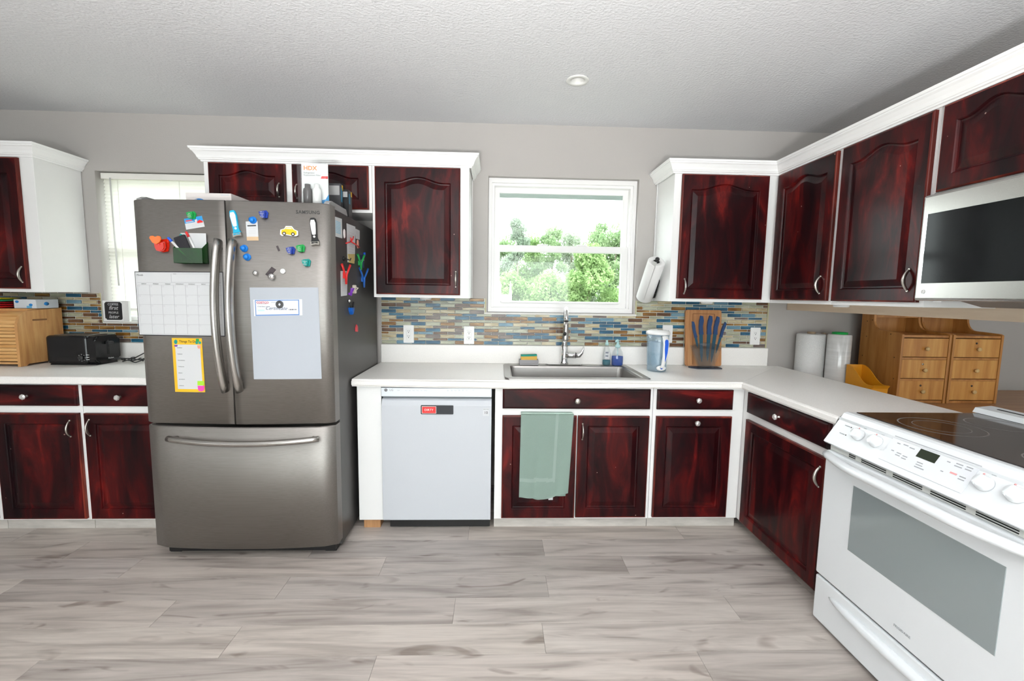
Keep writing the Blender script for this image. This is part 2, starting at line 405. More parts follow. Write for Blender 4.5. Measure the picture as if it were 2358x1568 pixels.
# second window with closed blind
bm = B(); x0, x1, z0, z1 = W2[0] + g, W2[1] - g, W2[2] + g, W2[3] - g
sash(bm, x0, x1, z0, z1, .09, .155, .03, .03, .03, .03); bx(bm, x0 + .03, x1 - .03, .10, .14, 1.58, 1.62)
win2 = struct('window_2', bm, mVinyl, 'white window behind the closed cream blind', 'window')
obj('pane', bx(B(), x0 + .03, x1 - .03, .12, .125, z0 + .03, 1.58), mWin, win2); obj('pane', bx(B(), x0 + .03, x1 - .03, .12, .125, 1.62, z1 - .03), mWin, win2)
mSlat = translucent('cream_blind_slat', (.92, .905, .875), .52)
bl = thing('window_blind', 'closed cream slatted blind beside the fridge', 'blind', ((x0 + x1) / 2, .05, 1.19))
obj('headrail', bx(B(), x0 + .01, x1 - .01, .025, .065, 2.045, 2.083, .003), M('cream_rail', (.84, .82, .77), .45), bl)
me = None; zz = 2.036; k = 0
while zz > 1.205:
    q = B(); Ls = x1 - x0 - .03
    a = [(-Ls / 2, -.006, -.0135), (-Ls / 2, -.0025, 0), (-Ls / 2, .005, .0135)]
    r1 = [q.verts.new(p) for p in a]; r2 = [q.verts.new((-p[0], p[1], p[2])) for p in a]
    for i in range(2): q.faces.new((r1[i], r2[i], r2[i + 1], r1[i + 1]))
    if me is None:
        bmesh.ops.solidify(q, geom=list(q.faces), thickness=.0012)
        me = bpy.data.meshes.new('slat'); q.to_mesh(me); me.materials.append(mSlat)
    q.free()
    o = bpy.data.objects.new('slat', me); COL.objects.link(o); o.parent = bl; o.location = Vector(((x0 + x1) / 2, .045, zz)) - wl(bl); zz -= .0232
bm = B(); bx(bm, x0 + .012, x1 - .012, .035, .058, zz - .006, zz + .012, .003); obj('bottom_rail', bm, M('cream_rail', ()), bl)
bm = B(); tube(bm, [(-1.872, .018, 2.05), (-1.868, .016, 1.7), (-1.863, .016, 1.36)], .0045, 8); obj('tilt_wand', bm, M('wand', (.70, .70, .68), .3), bl)
for cx_ in (-1.84, -1.45, -1.15): obj('cord', tube(B(), [(cx_, .034, 2.05), (cx_, .034, zz)], .0012, 6), M('cream_rail', ()), bl)
# ------------------------------------------------------------------ cabinets
class Face:
    def __init__(s, kind, pos): s.k, s.p = kind, pos
    def __call__(s, u, v, n):
        return Vector((u, s.p - n, v)) if s.k == 'B' else Vector((s.p - n, -u, v))
    def r(s): return X if s.k == 'B' else -Y
    def n(s): return -Y if s.k == 'B' else -X
def loop_pts(u0, u1, v0, v1, ins, arch, rise, n=22):
    """outline inset by ins; top edge follows an arch when rise > 0"""
    a, b_, c, d = u0 + ins, u1 - ins, v0 + ins, v1 - ins
    pts = [(a, c), (b_, c)]
    for k in range(n + 1):
        t = 1 - 2 * k / n
        uu = (a + b_) / 2 + (b_ - a) / 2 * t
        z = d
        if arch and rise:
            z = d + rise * (.5 + .5 * math.cos(math.pi * min(1, abs(t) / .8)))
        pts.append((uu, z))
    return pts
def panel_door(fc, u0, u1, v0, v1, parent, arch=False, name='door', rail=.056, toprail=None, mt=None):
    bm = B(); tr = toprail if toprail else rail
    tk = .02
    rise = min(.034, (v1 - v0) * .12) if arch else 0
    out = lambda ins: loop_pts(u0, u1, v0, v1, ins, False, 0)
    iu0, iu1, iv0, iv1 = u0 + rail, u1 - rail, v0 + rail, v1 - tr
    inn = lambda ins: loop_pts(iu0, iu1, iv0, iv1, ins, arch, rise)
    loops = [(out(0), .001), (out(0), tk - .005), (out(.002), tk - .002), (out(.007), tk), (inn(0), tk), (inn(.003), tk - .003), (inn(.006), tk - .009), (inn(.012), tk - .010), (inn(.036), tk - .003), (inn(.04), tk - .002)]
    rings = [[bm.verts.new(fc(p[0], p[1], n)) for p in L] for L, n in loops]
    for j, (a, b_) in enumerate(zip(rings, rings[1:])):
        N = len(a)
        for k in range(N): bm.faces.new((a[k], a[(k + 1) % N], b_[(k + 1) % N], b_[k])).material_index = 1 if j < 3 else 0
    bm.faces.new(rings[-1]); bm.faces.new(rings[0][::-1])
    return obj(name, bm, [mt or mWood, mWorn], parent)
def drawer_front(fc, u0, u1, v0, v1, parent, name='drawer'):
    bm = B(); N = [(0, .001), (0, .014), (.003, .0175), (.010, .02)]
    rings = [[bm.verts.new(fc(a, b_, n)) for a, b_ in ((u0 + i, v0 + i), (u1 - i, v0 + i), (u1 - i, v1 - i), (u0 + i, v1 - i))] for i, n in N]
    for a, b_ in zip(rings, rings[1:]):
        for k in range(4): bm.faces.new((a[k], a[(k + 1) % 4], b_[(k + 1) % 4], b_[k]))
    bm.faces.new(rings[-1]); bm.faces.new(rings[0][::-1])
    return obj(name, bm, mWoodH, parent)
def pull(fc, u, v, parent, L=.088):
    bm = B(); pts = []; rs = []
    for k in range(15):
        t = k / 14; a = (t - .5)
        pts.append(fc(u, v + a * L, .019 + .024 * math.sin(math.pi * t) ** .8)); rs.append(.0035 + .0022 * math.sin(math.pi * t))
    tube(bm, pts, rs, 8, flat=1.4)
    for s in (-1, 1): lathe(bm, [(.006, 0), (.005, .004), (.003, .006)], 10, fc(u, v + s * L * .5, .0195), fc.n())
    return obj('handle', bm, mNick, parent)
mCrys = M('crystal_glass', (.78, .76, .74), .05, .55, spec=1.0)
def knob(fc, u, v, parent, crystal=True):
    bm = B()
    lathe(bm, [(.008, 0), (.007, .004), (.004, .007), (.004, .014)], 12, fc(u, v, .0195), fc.n(), mi=0)
    if crystal: lathe(bm, [(.004, .013), (.011, .016), (.0155, .022), (.0155, .025), (.011, .030), (.0055, .032)], 8, fc(u, v, .0195), fc.n(), False, 1)
    else: lathe(bm, [(.005, .012), (.013, .015), (.0165, .020), (.0155, .024), (.010, .027), (0, .028)], 20, fc(u, v, .0195), fc.n(), True, 0)
    return obj('knob', bm, [mNick, mCrys], parent)
FB = Face('B', -.305)                        # wall cabinets on the back wall
FU = Face('R', 2.3245)                       # wall cabinets over the peninsula
LB = Face('B', -.589)                        # base cabinets on the back wall
LP = Face('R', 2.0416)                       # base cabinet of the peninsula
ZB, ZT, DB, DTp = 1.312, 2.10, 1.331, 2.0725
G3 = .001
def wallcab(label, box, doors):
    x0, x1, y0, y1, z0, z1 = box
    c = thing('wall_cabinet', label, 'cabinet', ((x0 + x1) / 2, (y0 + y1) / 2, z0))
    obj('body', bx(B(), x0 + G3, x1 - G3, y0 + G3, y1 - G3, z0, z1, .0015), mWhite, c)
    for fc, u0, u1, v0, v1, hu, hv in doors:
        d = panel_door(fc, u0, u1, v0, v1, c, True, toprail=.088 if v1 - v0 > .4 else .07)
        if hu is not None: pull(fc, hu, hv, d, .088 if v1 - v0 > .4 else .075)
    return c
def hx(u, v, fc):
    p = PX(u, v, 'y', fc.p - .03) if fc.k == 'B' else PX(u, v, 'x', fc.p - .03)
    return (p.x if fc.k == 'B' else -p.y), p.z
c = wallcab('white wall cabinet with dark arched door over the bread box', (-3.0, -2.03, -.305, -.002, ZB, ZT), [(FB, -2.56, -2.105, DB, DTp, *hx(47, 632, FB)), (FB, -3.0 + .03, -2.60, DB, DTp, None, 0)])
c = wallcab('short two door wall cabinet above the refrigerator', (-1.08, -.115, -.305, -.002, 1.808, ZT), [(FB, -1.045, -.6086, 1.8245, DTp, *hx(641, 437, FB)), (FB, -.571, -.1315, 1.8245, DTp, *hx(682, 440, FB))])
c = wallcab('tall single door wall cabinet between refrigerator and sink window', (-.115, .457, -.305, -.002, ZB, ZT), [(FB, -.0952, .404, DB, DTp, *hx(1049, 643, FB))])
obj('side_trim', bx(B(), .4575, .4615, -.02, -.003, ZB, 2.085), mWhite, c)
c = wallcab('wall cabinet with paper towel roll on its side', (1.687, 2.63, -.305, -.002, ZB, ZT), [(FB, 1.73, 2.262, DB, DTp, *hx(1577, 659, FB))])
obj('side_trim', bx(B(), 1.6825, 1.6865, -.02, -.003, ZB, 2.085), mWhite, c)
wallcab('narrow wall cabinet next to the inside corner over the peninsula', (2.3245, 2.63, -.8195, -.306, ZB, ZT), [(FU, .3311, .8018, DB, DTp, *hx(1884, 656, FU))])
wallcab('wall cabinet over the peninsula beside the microwave', (2.3245, 2.63, -1.317, -.8205, ZB, ZT), [(FU, .8375, 1.2992, DB, DTp, *hx(2087, 645, FU))])
wallcab('short wall cabinet above the microwave', (2.3245, 2.63, -2.13, -1.318, 1.738, ZT), [(FU, 1.335, 1.71, 1.754, DTp, None, 0), (FU, 1.73, 2.105, 1.754, DTp, None, 0)])
# crown moulding
PROF = [(.000, 2.078), (.006, 2.078), (.008, 2.086), (.014, 2.088), (.016, 2.094), (.019, 2.096), (.024, 2.110), (.034, 2.126), (.042, 2.133), (.042, 2.138), (.048, 2.140), (.050, 2.151), (.000, 2.151)]
def crown(path, label):
    path = [Vector((*p, 0)) for p in path]; rings = []; bm = B()
    for i, p in enumerate(path):
        ds = []
        if i > 0: ds.append((path[i] - path[i - 1]).normalized())
        if i < len(path) - 1: ds.append((path[i + 1] - path[i]).normalized())
        ns = [Vector((d.y, -d.x, 0)) for d in ds]
        o = ns[0] if len(ns) == 1 else (ns[0] + ns[1]) / (1 + ns[0].dot(ns[1]))
        rings.append([bm.verts.new(p + o * (q[0] + .001) + Z * q[1]) for q in PROF])
    for a, b_ in zip(rings, rings[1:]):
        N = len(a)
        for k in range(N): bm.faces.new((a[k], a[(k + 1) % N], b_[(k + 1) % N], b_[k]))
    bm.faces.new(rings[0][::-1]); bm.faces.new(rings[-1])
    solo('crown_molding', bm, M('white_trim_paint', (.92, .92, .915), .4), label, 'molding')
crown([(-3.0, -.306), (-2.029, -.306), (-2.029, -.003)], 'white crown molding on the cabinet over the bread box')
crown([(-1.081, -.003), (-1.081, -.306), (.463, -.306), (.463, -.003)], 'white crown molding above the refrigerator cabinets')
crown([(1.681, -.003), (1.681, -.306), (2.3235, -.306), (2.3235, -2.13)], 'white crown molding turning the corner to the microwave')
bm = bx(B(), 2.633, 2.652, -2.6, -.004, 1.262, 1.42, .002)
solo('ledger_board', bm, streak('pale_pine', [(.3, (.62, .48, .35)), (.7, (.74, .61, .47))], (20, 2, 20), .6), 'pale wooden board along the back of the peninsula wall cabinets', 'board')
obj_b = None
# base cabinets
DZ = (.0709, .6676); WZ = (.7073, .8208); BT = .829
def basecab(label, x0, x1, doors, drawers, fc=LB, box=None, hollow=False):
    box = box or (x0, x1, -.589, -.004)
    c = thing('base_cabinet', label, 'cabinet', ((box[0] + box[1]) / 2, (box[2] + box[3]) / 2, 0))
    if not hollow: obj('body', bx(B(), box[0] + G3, box[1] - G3, box[2], box[3], .058, BT, .0012), mWhite, c)
    else:
        bm = B(); a, b_, y0_, y1_ = box[0] + G3, box[1] - G3, box[2], box[3]
        bx(bm, a, a + .042, y0_, y0_ + .018, .058, BT); bx(bm, b_ - .042, b_, y0_, y0_ + .018, .058, BT)
        for q0, q1 in ((.058, .09), (.655, .72), (.805, BT)): bx(bm, a + .042, b_ - .042, y0_, y0_ + .018, q0, q1)
        bx(bm, a + .042, b_ - .042, y0_ + .006, y0_ + .018, .72, .805)
        bx(bm, (a + b_) / 2 - .02, (a + b_) / 2 + .02, y0_, y0_ + .018, .09, .655)
        bx(bm, a, a + .016, y0_ + .018, y1_, .058, BT); bx(bm, b_ - .016, b_, y0_ + .018, y1_, .058, BT); bx(bm, a + .016, b_ - .016, y0_ + .018, y1_, .058, .075); bx(bm, a + .016, b_ - .016, y1_ - .006, y1_, .075, .6)
        obj('body', bm, mWhite, c)
    return c
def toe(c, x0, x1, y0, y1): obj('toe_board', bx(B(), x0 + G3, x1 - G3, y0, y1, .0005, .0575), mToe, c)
def dh(c, fc, u0, u1, h=None, k=None, crystal=True, name='door'):
    d = panel_door(fc, u0, u1, *DZ, c, False, name)
    if h: pull(fc, *hx(*h, fc), d)
    if k: knob(fc, *hx(*k, fc), d, crystal)
def dw(c, fc, u0, u1, k=None, crystal=True):
    d = drawer_front(fc, u0, u1, *WZ, c)
    if k: knob(fc, *hx(*k, fc), d, crystal)
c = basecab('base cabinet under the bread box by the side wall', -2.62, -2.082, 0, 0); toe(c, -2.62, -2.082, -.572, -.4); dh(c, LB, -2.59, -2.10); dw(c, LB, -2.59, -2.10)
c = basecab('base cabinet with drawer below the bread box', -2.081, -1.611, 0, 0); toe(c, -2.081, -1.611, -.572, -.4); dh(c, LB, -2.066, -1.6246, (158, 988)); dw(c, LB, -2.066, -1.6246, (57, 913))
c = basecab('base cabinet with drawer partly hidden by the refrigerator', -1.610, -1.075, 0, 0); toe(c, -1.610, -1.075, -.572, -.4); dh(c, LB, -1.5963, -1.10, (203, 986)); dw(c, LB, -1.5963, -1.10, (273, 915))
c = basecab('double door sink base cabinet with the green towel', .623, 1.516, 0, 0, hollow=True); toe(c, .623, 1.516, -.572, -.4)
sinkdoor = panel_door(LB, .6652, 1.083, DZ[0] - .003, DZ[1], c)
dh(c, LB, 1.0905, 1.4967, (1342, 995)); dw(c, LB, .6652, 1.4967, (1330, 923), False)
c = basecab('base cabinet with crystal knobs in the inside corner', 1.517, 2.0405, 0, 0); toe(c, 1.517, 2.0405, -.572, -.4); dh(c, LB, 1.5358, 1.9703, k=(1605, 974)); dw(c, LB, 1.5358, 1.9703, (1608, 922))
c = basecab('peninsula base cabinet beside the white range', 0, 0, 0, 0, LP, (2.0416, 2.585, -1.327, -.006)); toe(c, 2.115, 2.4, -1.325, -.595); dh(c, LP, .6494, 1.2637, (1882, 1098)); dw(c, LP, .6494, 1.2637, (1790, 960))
# filler panel left of the dishwasher
t = thing('filler_panel', 'white filler panel between refrigerator and dishwasher', 'panel', (-.07, -.5, 0))
obj('panel', bx(B(), -.139, -.006, -.592, -.57, .054, BT, .001), mWhite, t); obj('side', bx(B(), -.139, -.122, -.569, -.01, .054, BT), mWhite, t)
obj('foot_block', bx(B(), -.118, -.025, -.575, -.48, .0005, .053), streak('raw_pine_block', [(.3, (.36, .17, .07)), (.7, (.5, .27, .12))], (40, 40, 4), .7), t)
# worktops
CT, CTH = .870, .040
def worktop_edge(bm, x0, x1, y0, y1): pass
t = thing('worktop', 'white laminate worktop holding the toaster', 'worktop', (-1.85, -.31, BT + .001))
bm = bx(B(), -2.62, -1.075, -.628, -.003, BT + .001, CT, .006, 3); obj('slab', bm, mCount, t)
obj('upstand', bx(B(), -2.62, -1.075, -.021, -.0035, CT + .0002, .985, .004, 2), mCount, t)
t = thing('worktop', 'white laminate corner worktop around the sink', 'worktop', (1.2, -.31, BT + .001))
SX0, SX1, SY0, SY1 = .700, 1.488, -.540, -.085
bm = B(); zt, zb = CT, BT + .001
xi = 2.0; yi = -.628
# outline of the top (L shape, mitre seam), with the sink cut out
def slab_ring(pts_out, hole=None):
    pass
PX1 = 2.60
bx(bm, -.157, SX0, yi, -.003, zb, zt); bx(bm, SX0, SX1, yi, SY0, zb, zt); bx(bm, SX0, SX1, SY1, -.003, zb, zt)
prism(bm, [(SX1, yi), (xi, yi), (PX1, -.003), (SX1, -.003)], lambda a, b_, q: Vector((a, b_, q)), zb, zt)
bmesh.ops.remove_doubles(bm, verts=bm.verts, dist=1e-5)
es = [e for e in bm.edges if all(abs(v.co.y - yi) < 1e-5 for v in e.verts) and abs(e.verts[0].co.z - e.verts[1].co.z) < 1e-6]
bmesh.ops.bevel(bm, geom=es, offset=.010, segments=3, affect='EDGES'); obj('slab', bm, mCount, t)
bm = B(); e = .0007
prism(bm, [(xi, yi - e * 2), (xi, -1.329), (PX1, -1.329), (PX1, -.003 - e * 2)], lambda a, b_, q: Vector((a, b_, q)), zb, zt)
es = [e_ for e_ in bm.edges if all(abs(v.co.x - xi) < 1e-5 for v in e_.verts) and abs(e_.verts[0].co.z - e_.verts[1].co.z) < 1e-6]
bmesh.ops.bevel(bm, geom=es, offset=.010, segments=3, affect='EDGES'); obj('peninsula_slab', bm, mCount, t)
obj('upstand', bx(B(), -.150, 2.515, -.021, -.0035, CT + .0002, .995, .004, 2), mCount, t)
# ------------------------------------------------------------------ mosaic backsplashes
def tmat(name, a, b_, c): return streak(name, [(.3, a), (.5, b_), (.72, c)], (9, 60, 60), .30, .10, 0, 4, .5)
TM = [tmat('sage_glass', (.25, .26, .18), (.38, .39, .28), (.58, .58, .46)), tmat('cream_glass', (.30, .22, .11), (.48, .41, .25), (.64, .60, .45)),
      tmat('blue_glass', (.006, .05, .10), (.014, .10, .18), (.06, .22, .33)), tmat('pale_blue_glass', (.06, .17, .25), (.13, .26, .34), (.25, .38, .45)),
      tmat('amber_glass', (.10, .035, .006), (.25, .115, .018), (.46, .29, .10)), tmat('brown_glass', (.055, .022, .010), (.12, .055, .025), (.24, .14, .075)),
      tmat('umber_glass', (.08, .06, .055), (.15, .11, .095), (.25, .20, .16))]
TE = [M(q.name + '_edge', c, .15, coat=.5) for q, c in zip(TM, ((.20, .20, .15), (.24, .19, .10), (.006, .035, .06), (.02, .06, .09), (.05, .018, .004), (.025, .011, .005), (.03, .022, .02)))]
TW = [.25, .19, .20, .07, .14, .09, .06]
mGrout = M('pale_grout', (.74, .73, .69), .8)
mEdge = M('bare_splash_edge', (.52, .50, .30), .7)
rt = random.Random(21)
def splash(label, x0, x1, ztop, zbot, holes, start, keep, trims, wts=TW):
    t = thing('tile_backsplash', label, 'backsplash', ((x0 + x1) / 2, -.004, zbot))
    bm = B()
    hx_ = sorted(holes)
    zs = hx_[0][2] if holes else ztop
    bx(bm, x0, x1, -.0045, -.0008, zbot, zs)
    xx = x0
    for a, b_, _ in hx_: bx(bm, xx, a, -.0045, -.0008, zs, ztop); xx = b_
    if holes and xx < x1: bx(bm, xx, x1, -.0045, -.0008, zs, ztop)
    obj('grout_bed', bm, mGrout, t)
    tiles = []; z = zbot + .002; big = True; PT, TH, TL, TG = .0413, .0222, .0985, .0026
    while z < ztop - .004:
        h = TH if big else PT - TH - 2 * TG + .0005
        z1 = min(z + h, ztop - .001)
        x = start + (0 if big else TL / 2) - math.ceil((start - x0) / TL + 1) * TL
        while x < x1:
            segs = [(max(x + TG / 2, x0 + .001), min(x + TL - TG / 2, x1 - .001))]
            for a, b_, zh in holes:
                if z1 > zh + .002:
                    ns = []
                    for p, q in segs:
                        if p < a: ns.append((p, min(q, a - .001)))
                        if q > b_: ns.append((max(p, b_ + .001), q))
                        
                    segs = ns
            for p, q in segs:
                if q - p > .006: tiles.append((p, q, z, z1, rt.choices(range(7), wts)[0]))
            x += TL
        z += h + TG; big = not big
    tiles.sort(key=lambda a: -(a[1] - a[0]) * (a[3] - a[2]))
    cache = {}; rest = B()
    for i, (p, q, a, b_, mi) in enumerate(tiles):
        if i < keep:
            k = (round(q - p, 4), round(b_ - a, 4), mi)
            if k not in cache:
                g_ = B(); bx(g_, -k[0] / 2, k[0] / 2, -.0035, .0, -k[1] / 2, k[1] / 2, .0016)
                bmesh.ops.recalc_face_normals(g_, faces=g_.faces)
                for f in g_.faces:
                    if abs(f.normal.y) < .95: f.material_index = 1
                me = bpy.data.meshes.new('tile'); g_.to_mesh(me); g_.free(); me.materials.append(TM[mi]); me.materials.append(TE[mi]); cache[k] = me
            o = bpy.data.objects.new('tile', cache[k]); COL.objects.link(o); o.parent = t
            o.location = Vector(((p + q) / 2, -.0046, (a + b_) / 2)) - wl(t)
        else: bx(rest, p, q, -.0078, -.0046, a, b_, .001, 1, mi)
    if len(rest.verts):
        for f in rest.faces: pass
        tag(obj('tile_remnants', rest, TM, t), kind='stuff')
    for a, b_, c, d in trims: obj('edge_trim', bx(B(), a, b_, -.008, -.001, c, d), mEdge, t)
    return t
ZS = 1.3108
splash('blue and amber glass mosaic backsplash around the sink', -.148, 2.498, ZS, .9965, [(.547, 1.583, 1.2165)], -.147, 300,
       [(.5475, .5545, 1.2165, ZS), (1.5755, 1.5825, 1.2165, ZS), (2.4985, 2.507, .9965, ZS)])
splash('brown and blue glass mosaic backsplash behind the toaster, browned for cabinet shade', -2.62, -1.08, ZS, .9865, [(-1.965, -1.08, 1.119)], -1.99, 220, [(-1.973, -1.9655, 1.119, ZS)], [.15, .15, .15, .08, .15, .20, .12])  # extra brown and umber tiles imitate the shade under the wall cabinet
# outlets
def outlet(u, v, label):
    p = PX(u, v, 'y', -.012); x, z = p.x, p.z
    t = thing('wall_outlet', label, 'outlet', (x, -.0082, z - .06), 'white wall outlets on the backsplash')
    bm = B(); prism(bm, rrect(x - .035, x + .035, z - .06, z + .06, .004, 2), lambda a, b_, q: Vector((a, q, b_)), -.0082, -.0135, bev=.002); obj('cover_plate', bm, mWhiteP, t)
    bm = B(); bx(bm, x - .0165, x + .0165, -.0155, -.0134, z - .034, z + .034, .001); rc = obj('receptacle', bm, mWhiteP, t)
    for s in (-1, 1):
        zc = z + s * .017
        for dx in (-.0055, .0055): obj('slot', bx(B(), x + dx - .0011, x + dx + .0011, -.0162, -.0154, zc, zc + .008), mDark, rc)
        obj('slot', lathe(B(), [(.0028, 0), (.0028, .0008)], 10, (x, -.0154, zc - .006), (0, -1, 0)), mDark, rc)
    for s in (-1, 1): obj('screw', lathe(B(), [(.0025, 0), (.002, .0008)], 8, (x, -.0134, z + s * .048), (0, -1, 0)), mVinyl, t)
outlet(941, 769, 'white wall outlet nearest the refrigerator'); outlet(1080, 772, 'white wall outlet between the refrigerator outlet and the sink')
outlet(1537, 769, 'white wall outlet behind the water pitcher'); outlet(1739, 774, 'white wall outlet right of the knives by the backsplash end')
# puck lights under the cabinets
def puck(x, y, label):
    t = thing('puck_light', label, 'light', (x, y, 1.299), 'puck lights under the wall cabinets')
    obj('housing', lathe(B(), [(.032, 0), (.036, .002), (.036, .011), (.03, .0125)], 24, (x, y, 1.299)), mWhiteP, t)
    obj('lens', lathe(B(), [(.0, -.0006), (.027, -.0006), (.029, .001)], 24, (x, y, 1.299)), M('puck_lens', (.6, .6, .58), .3), t)
puck(.172, -.15, 'puck light under the tall cabinet beside the refrigerator'); puck(2.0, -.15, 'puck light above the cutting board'); puck(2.45, -.73, 'puck light under the peninsula wall cabinet')
# ------------------------------------------------------------------ sink and faucet
t = thing('kitchen_sink', 'stainless steel single bowl drop in sink', 'sink', (1.09, -.31, .68))
rx0, rx1, ry0, ry1 = .676, 1.512, -.568, -.048
bx0, bx1, by0, by1 = .722, 1.466, -.526, -.122
bm = B()
def ring(x0, x1, y0, y1, r, z, n=5): return [bm.verts.new((a, b_, z)) for a, b_ in rrect(x0, x1, y0, y1, r, n)]
L = [ring(rx0, rx1, ry0, ry1, .025, CT + .0004), ring(rx0 + .003, rx1 - .003, ry0 + .003, ry1 - .003, .024, CT + .005), ring(bx0 - .012, bx1 + .012, by0 - .012, by1 + .012, .03, CT + .005),
     ring(bx0 - .004, bx1 + .004, by0 - .004, by1 + .004, .03, CT + .001), ring(bx0, bx1, by0, by1, .03, CT - .01), ring(bx0 + .012, bx1 - .012, by0 + .012, by1 - .012, .035, .715), ring(bx0 + .04, bx1 - .04, by0 + .04, by1 - .04, .04, .692)]
for a, b_ in zip(L, L[1:]):
    for k in range(len(a)): bm.faces.new((a[k], a[(k + 1) % len(a)], b_[(k + 1) % len(a)], b_[k])).smooth = False
bm.faces.new(L[-1]); obj('basin', bm, mSink, t)
obj('drain', lathe(B(), [(.0, .004), (.03, .004), (.042, .003), (.045, .0005)], 24, (1.094, -.324, .692)), mChrome, t)
fx, fy = PX(1299, 832, 'y', -.085).x, -.085
t = thing('kitchen_faucet', 'chrome pull down kitchen faucet behind the sink', 'faucet', (fx, fy, CT + .005))
bm = B(); prism(bm, rrect(fx - .125, fx + .125, fy - .028, fy + .028, .027, 6), lambda a, b_, q: Vector((a, b_, q)), CT + .0055, CT + .013, bev=.003); obj('deck_plate', bm, mChrome, t)
obj('body', lathe(B(), [(.030, 0), (.029, .01), (.0235, .02), (.022, .07), (.0225, .10), (.021, .125), (.0165, .14), (.0155, .16)], 24, (fx, fy, CT + .013)), mChrome, t)
pts = [(fx, fy, CT + .165), (fx, fy, CT + .30)]
for k in range(1, 13):
    a = math.pi * k / 12 * .97
    pts.append((fx - .018 * (1 - math.cos(a)) / 2, fy - .085 * (1 - math.cos(a)), CT + .30 + .085 * math.sin(a)))
obj('spout', tube(B(), pts, .0125, 14), mChrome, t)
e_ = Vector(pts[-1]); dn = Vector((-.05, -.03, -1)).normalized()
hd = obj('spray_head', lathe(B(), [(.0128, 0), (.0155, .03), (.018, .085), (.0215, .115), (.019, .122), (.0, .122)], 20, e_, dn), mSteelB, t)
obj('spray_button', lathe(B(), [(.009, 0), (.0085, .004), (0, .005)], 14, e_ + dn * .078 + Vector((-.006, -.0165, 0)), (-.3, -1, 0), sy=1.5), mBlack, hd)
obj('collar', lathe(B(), [(.0135, -.003), (.0135, .003)], 16, e_, dn), mBlack, t)
hb = obj('handle_hub', lathe(B(), [(.019, 0), (.0195, .02), (.0195, .058), (.017, .062)], 20, (fx + .012, fy - .012, CT + .073), (1, -.15, 0)), mChrome, t)
bm = B(); tube(bm, [(fx + .074, fy - .022, CT + .073), (fx + .095, fy - .026, CT + .075), (fx + .112, fy - .028, CT + .092), (fx + .121, fy - .030, CT + .118), (fx + .122, fy - .030, CT + .134)], [.0185, .017, .011, .0065, .004], 12); obj('lever', bm, mChrome, hb)
obj('seam_ring', lathe(B(), [(.0198, 0), (.0198, .003)], 20, (fx + .071, fy - .0209, CT + .073), (1, -.15, 0)), mBlack, hb)
# ------------------------------------------------------------------ dishwasher
DWF = -.622
t = thing('dishwasher', 'white built in dishwasher left of the sink', 'dishwasher', (.302, -.3, 0))
obj('tub', bx(B(), .004, .602, -.585, -.03, .07, .822), mBlack, t)
cp = obj('control_panel', bx(B(), .002, .604, DWF, -.586, .776, .823, .002, 2), M('panel_enamel', (.72, .77, .81), .3), t)
bm = B()
prof = [(-.59, .066), (DWF + .004, .066), (DWF, .07), (DWF, .725), (DWF + .012, .752), (DWF + .024, .760), (-.59, .760)]
prism(bm, prof, lambda a, b_, q: Vector((q, a, b_)), .002, .604)
dd = obj('door', bm, mAppl, t)
obj('handle_recess', bx(B(), .004, .602, -.592, -.588, .7605, .776), M('recess_grey', (.22, .24, .26), .5), t)
obj('kick_plate', bx(B(), .03, .6, -.575, -.562, .004, .060, .002), mBlack, t)
for sx in (.065, .57): obj('screw', lathe(B(), [(.004, 0), (.003, .002)], 10, (sx, -.575, .048), (0, -1, 0)), mNick, t)
for sx in (.06, .55):
    for sy in (-.53, -.06): obj('foot', lathe(B(), [(.016, .0005), (.016, .008), (.006, .01), (.006, .07)], 10, (sx, sy, 0)), mBlack, t)
y_ = DWF - .0004
p = PX(888.5, 898, 'y', y_); obj('emblem', lathe(B(), [(.009, 0), (.0088, .0008), (0, .0008)], 20, p, (0, -1, 0)), mInk, cp)
text('brand_lettering', 'LG', .0165, PX(897, 898, 'y', y_) + Vector((.009, 0, 0)) * 0, X, Z, mInk, cp, 'LEFT')
for i, (u, sname) in enumerate(((917, 'POWER'), (935, 'Auto'), (944, 'Heavy'), (952.5, 'Delicate'), (961.5, 'Normal'), (970.5, 'Turbo'), (979.5, 'Download'), (1031, 'Dual Zone'), (1040, 'Half Load'), (1048.5, 'Energy'), (1057.5, 'High Temp'), (1066, 'Extra Dry'), (1075, 'Delay'), (1090, 'START'))):
    text('button_label', sname.replace(' ', '\n'), .0040, PX(u, 899, 'y', y_), X, Z, M('pale_grey_ink', (.40, .42, .44), .6), cp)
bdg = obj('badge', bx(B(), .5565, .5905, DWF - .0012, DWF - .0002, .670, .715), M('badge_grey', (.62, .64, .66), .5), dd)
text('badge_number', '10', .021, (.5735, DWF - .0018, .688), X, Z, mInkD, bdg); text('badge_text', 'DIRECT DRIVE', .0048, (.5735, DWF - .0018, .707), X, Z, mInkD, bdg)
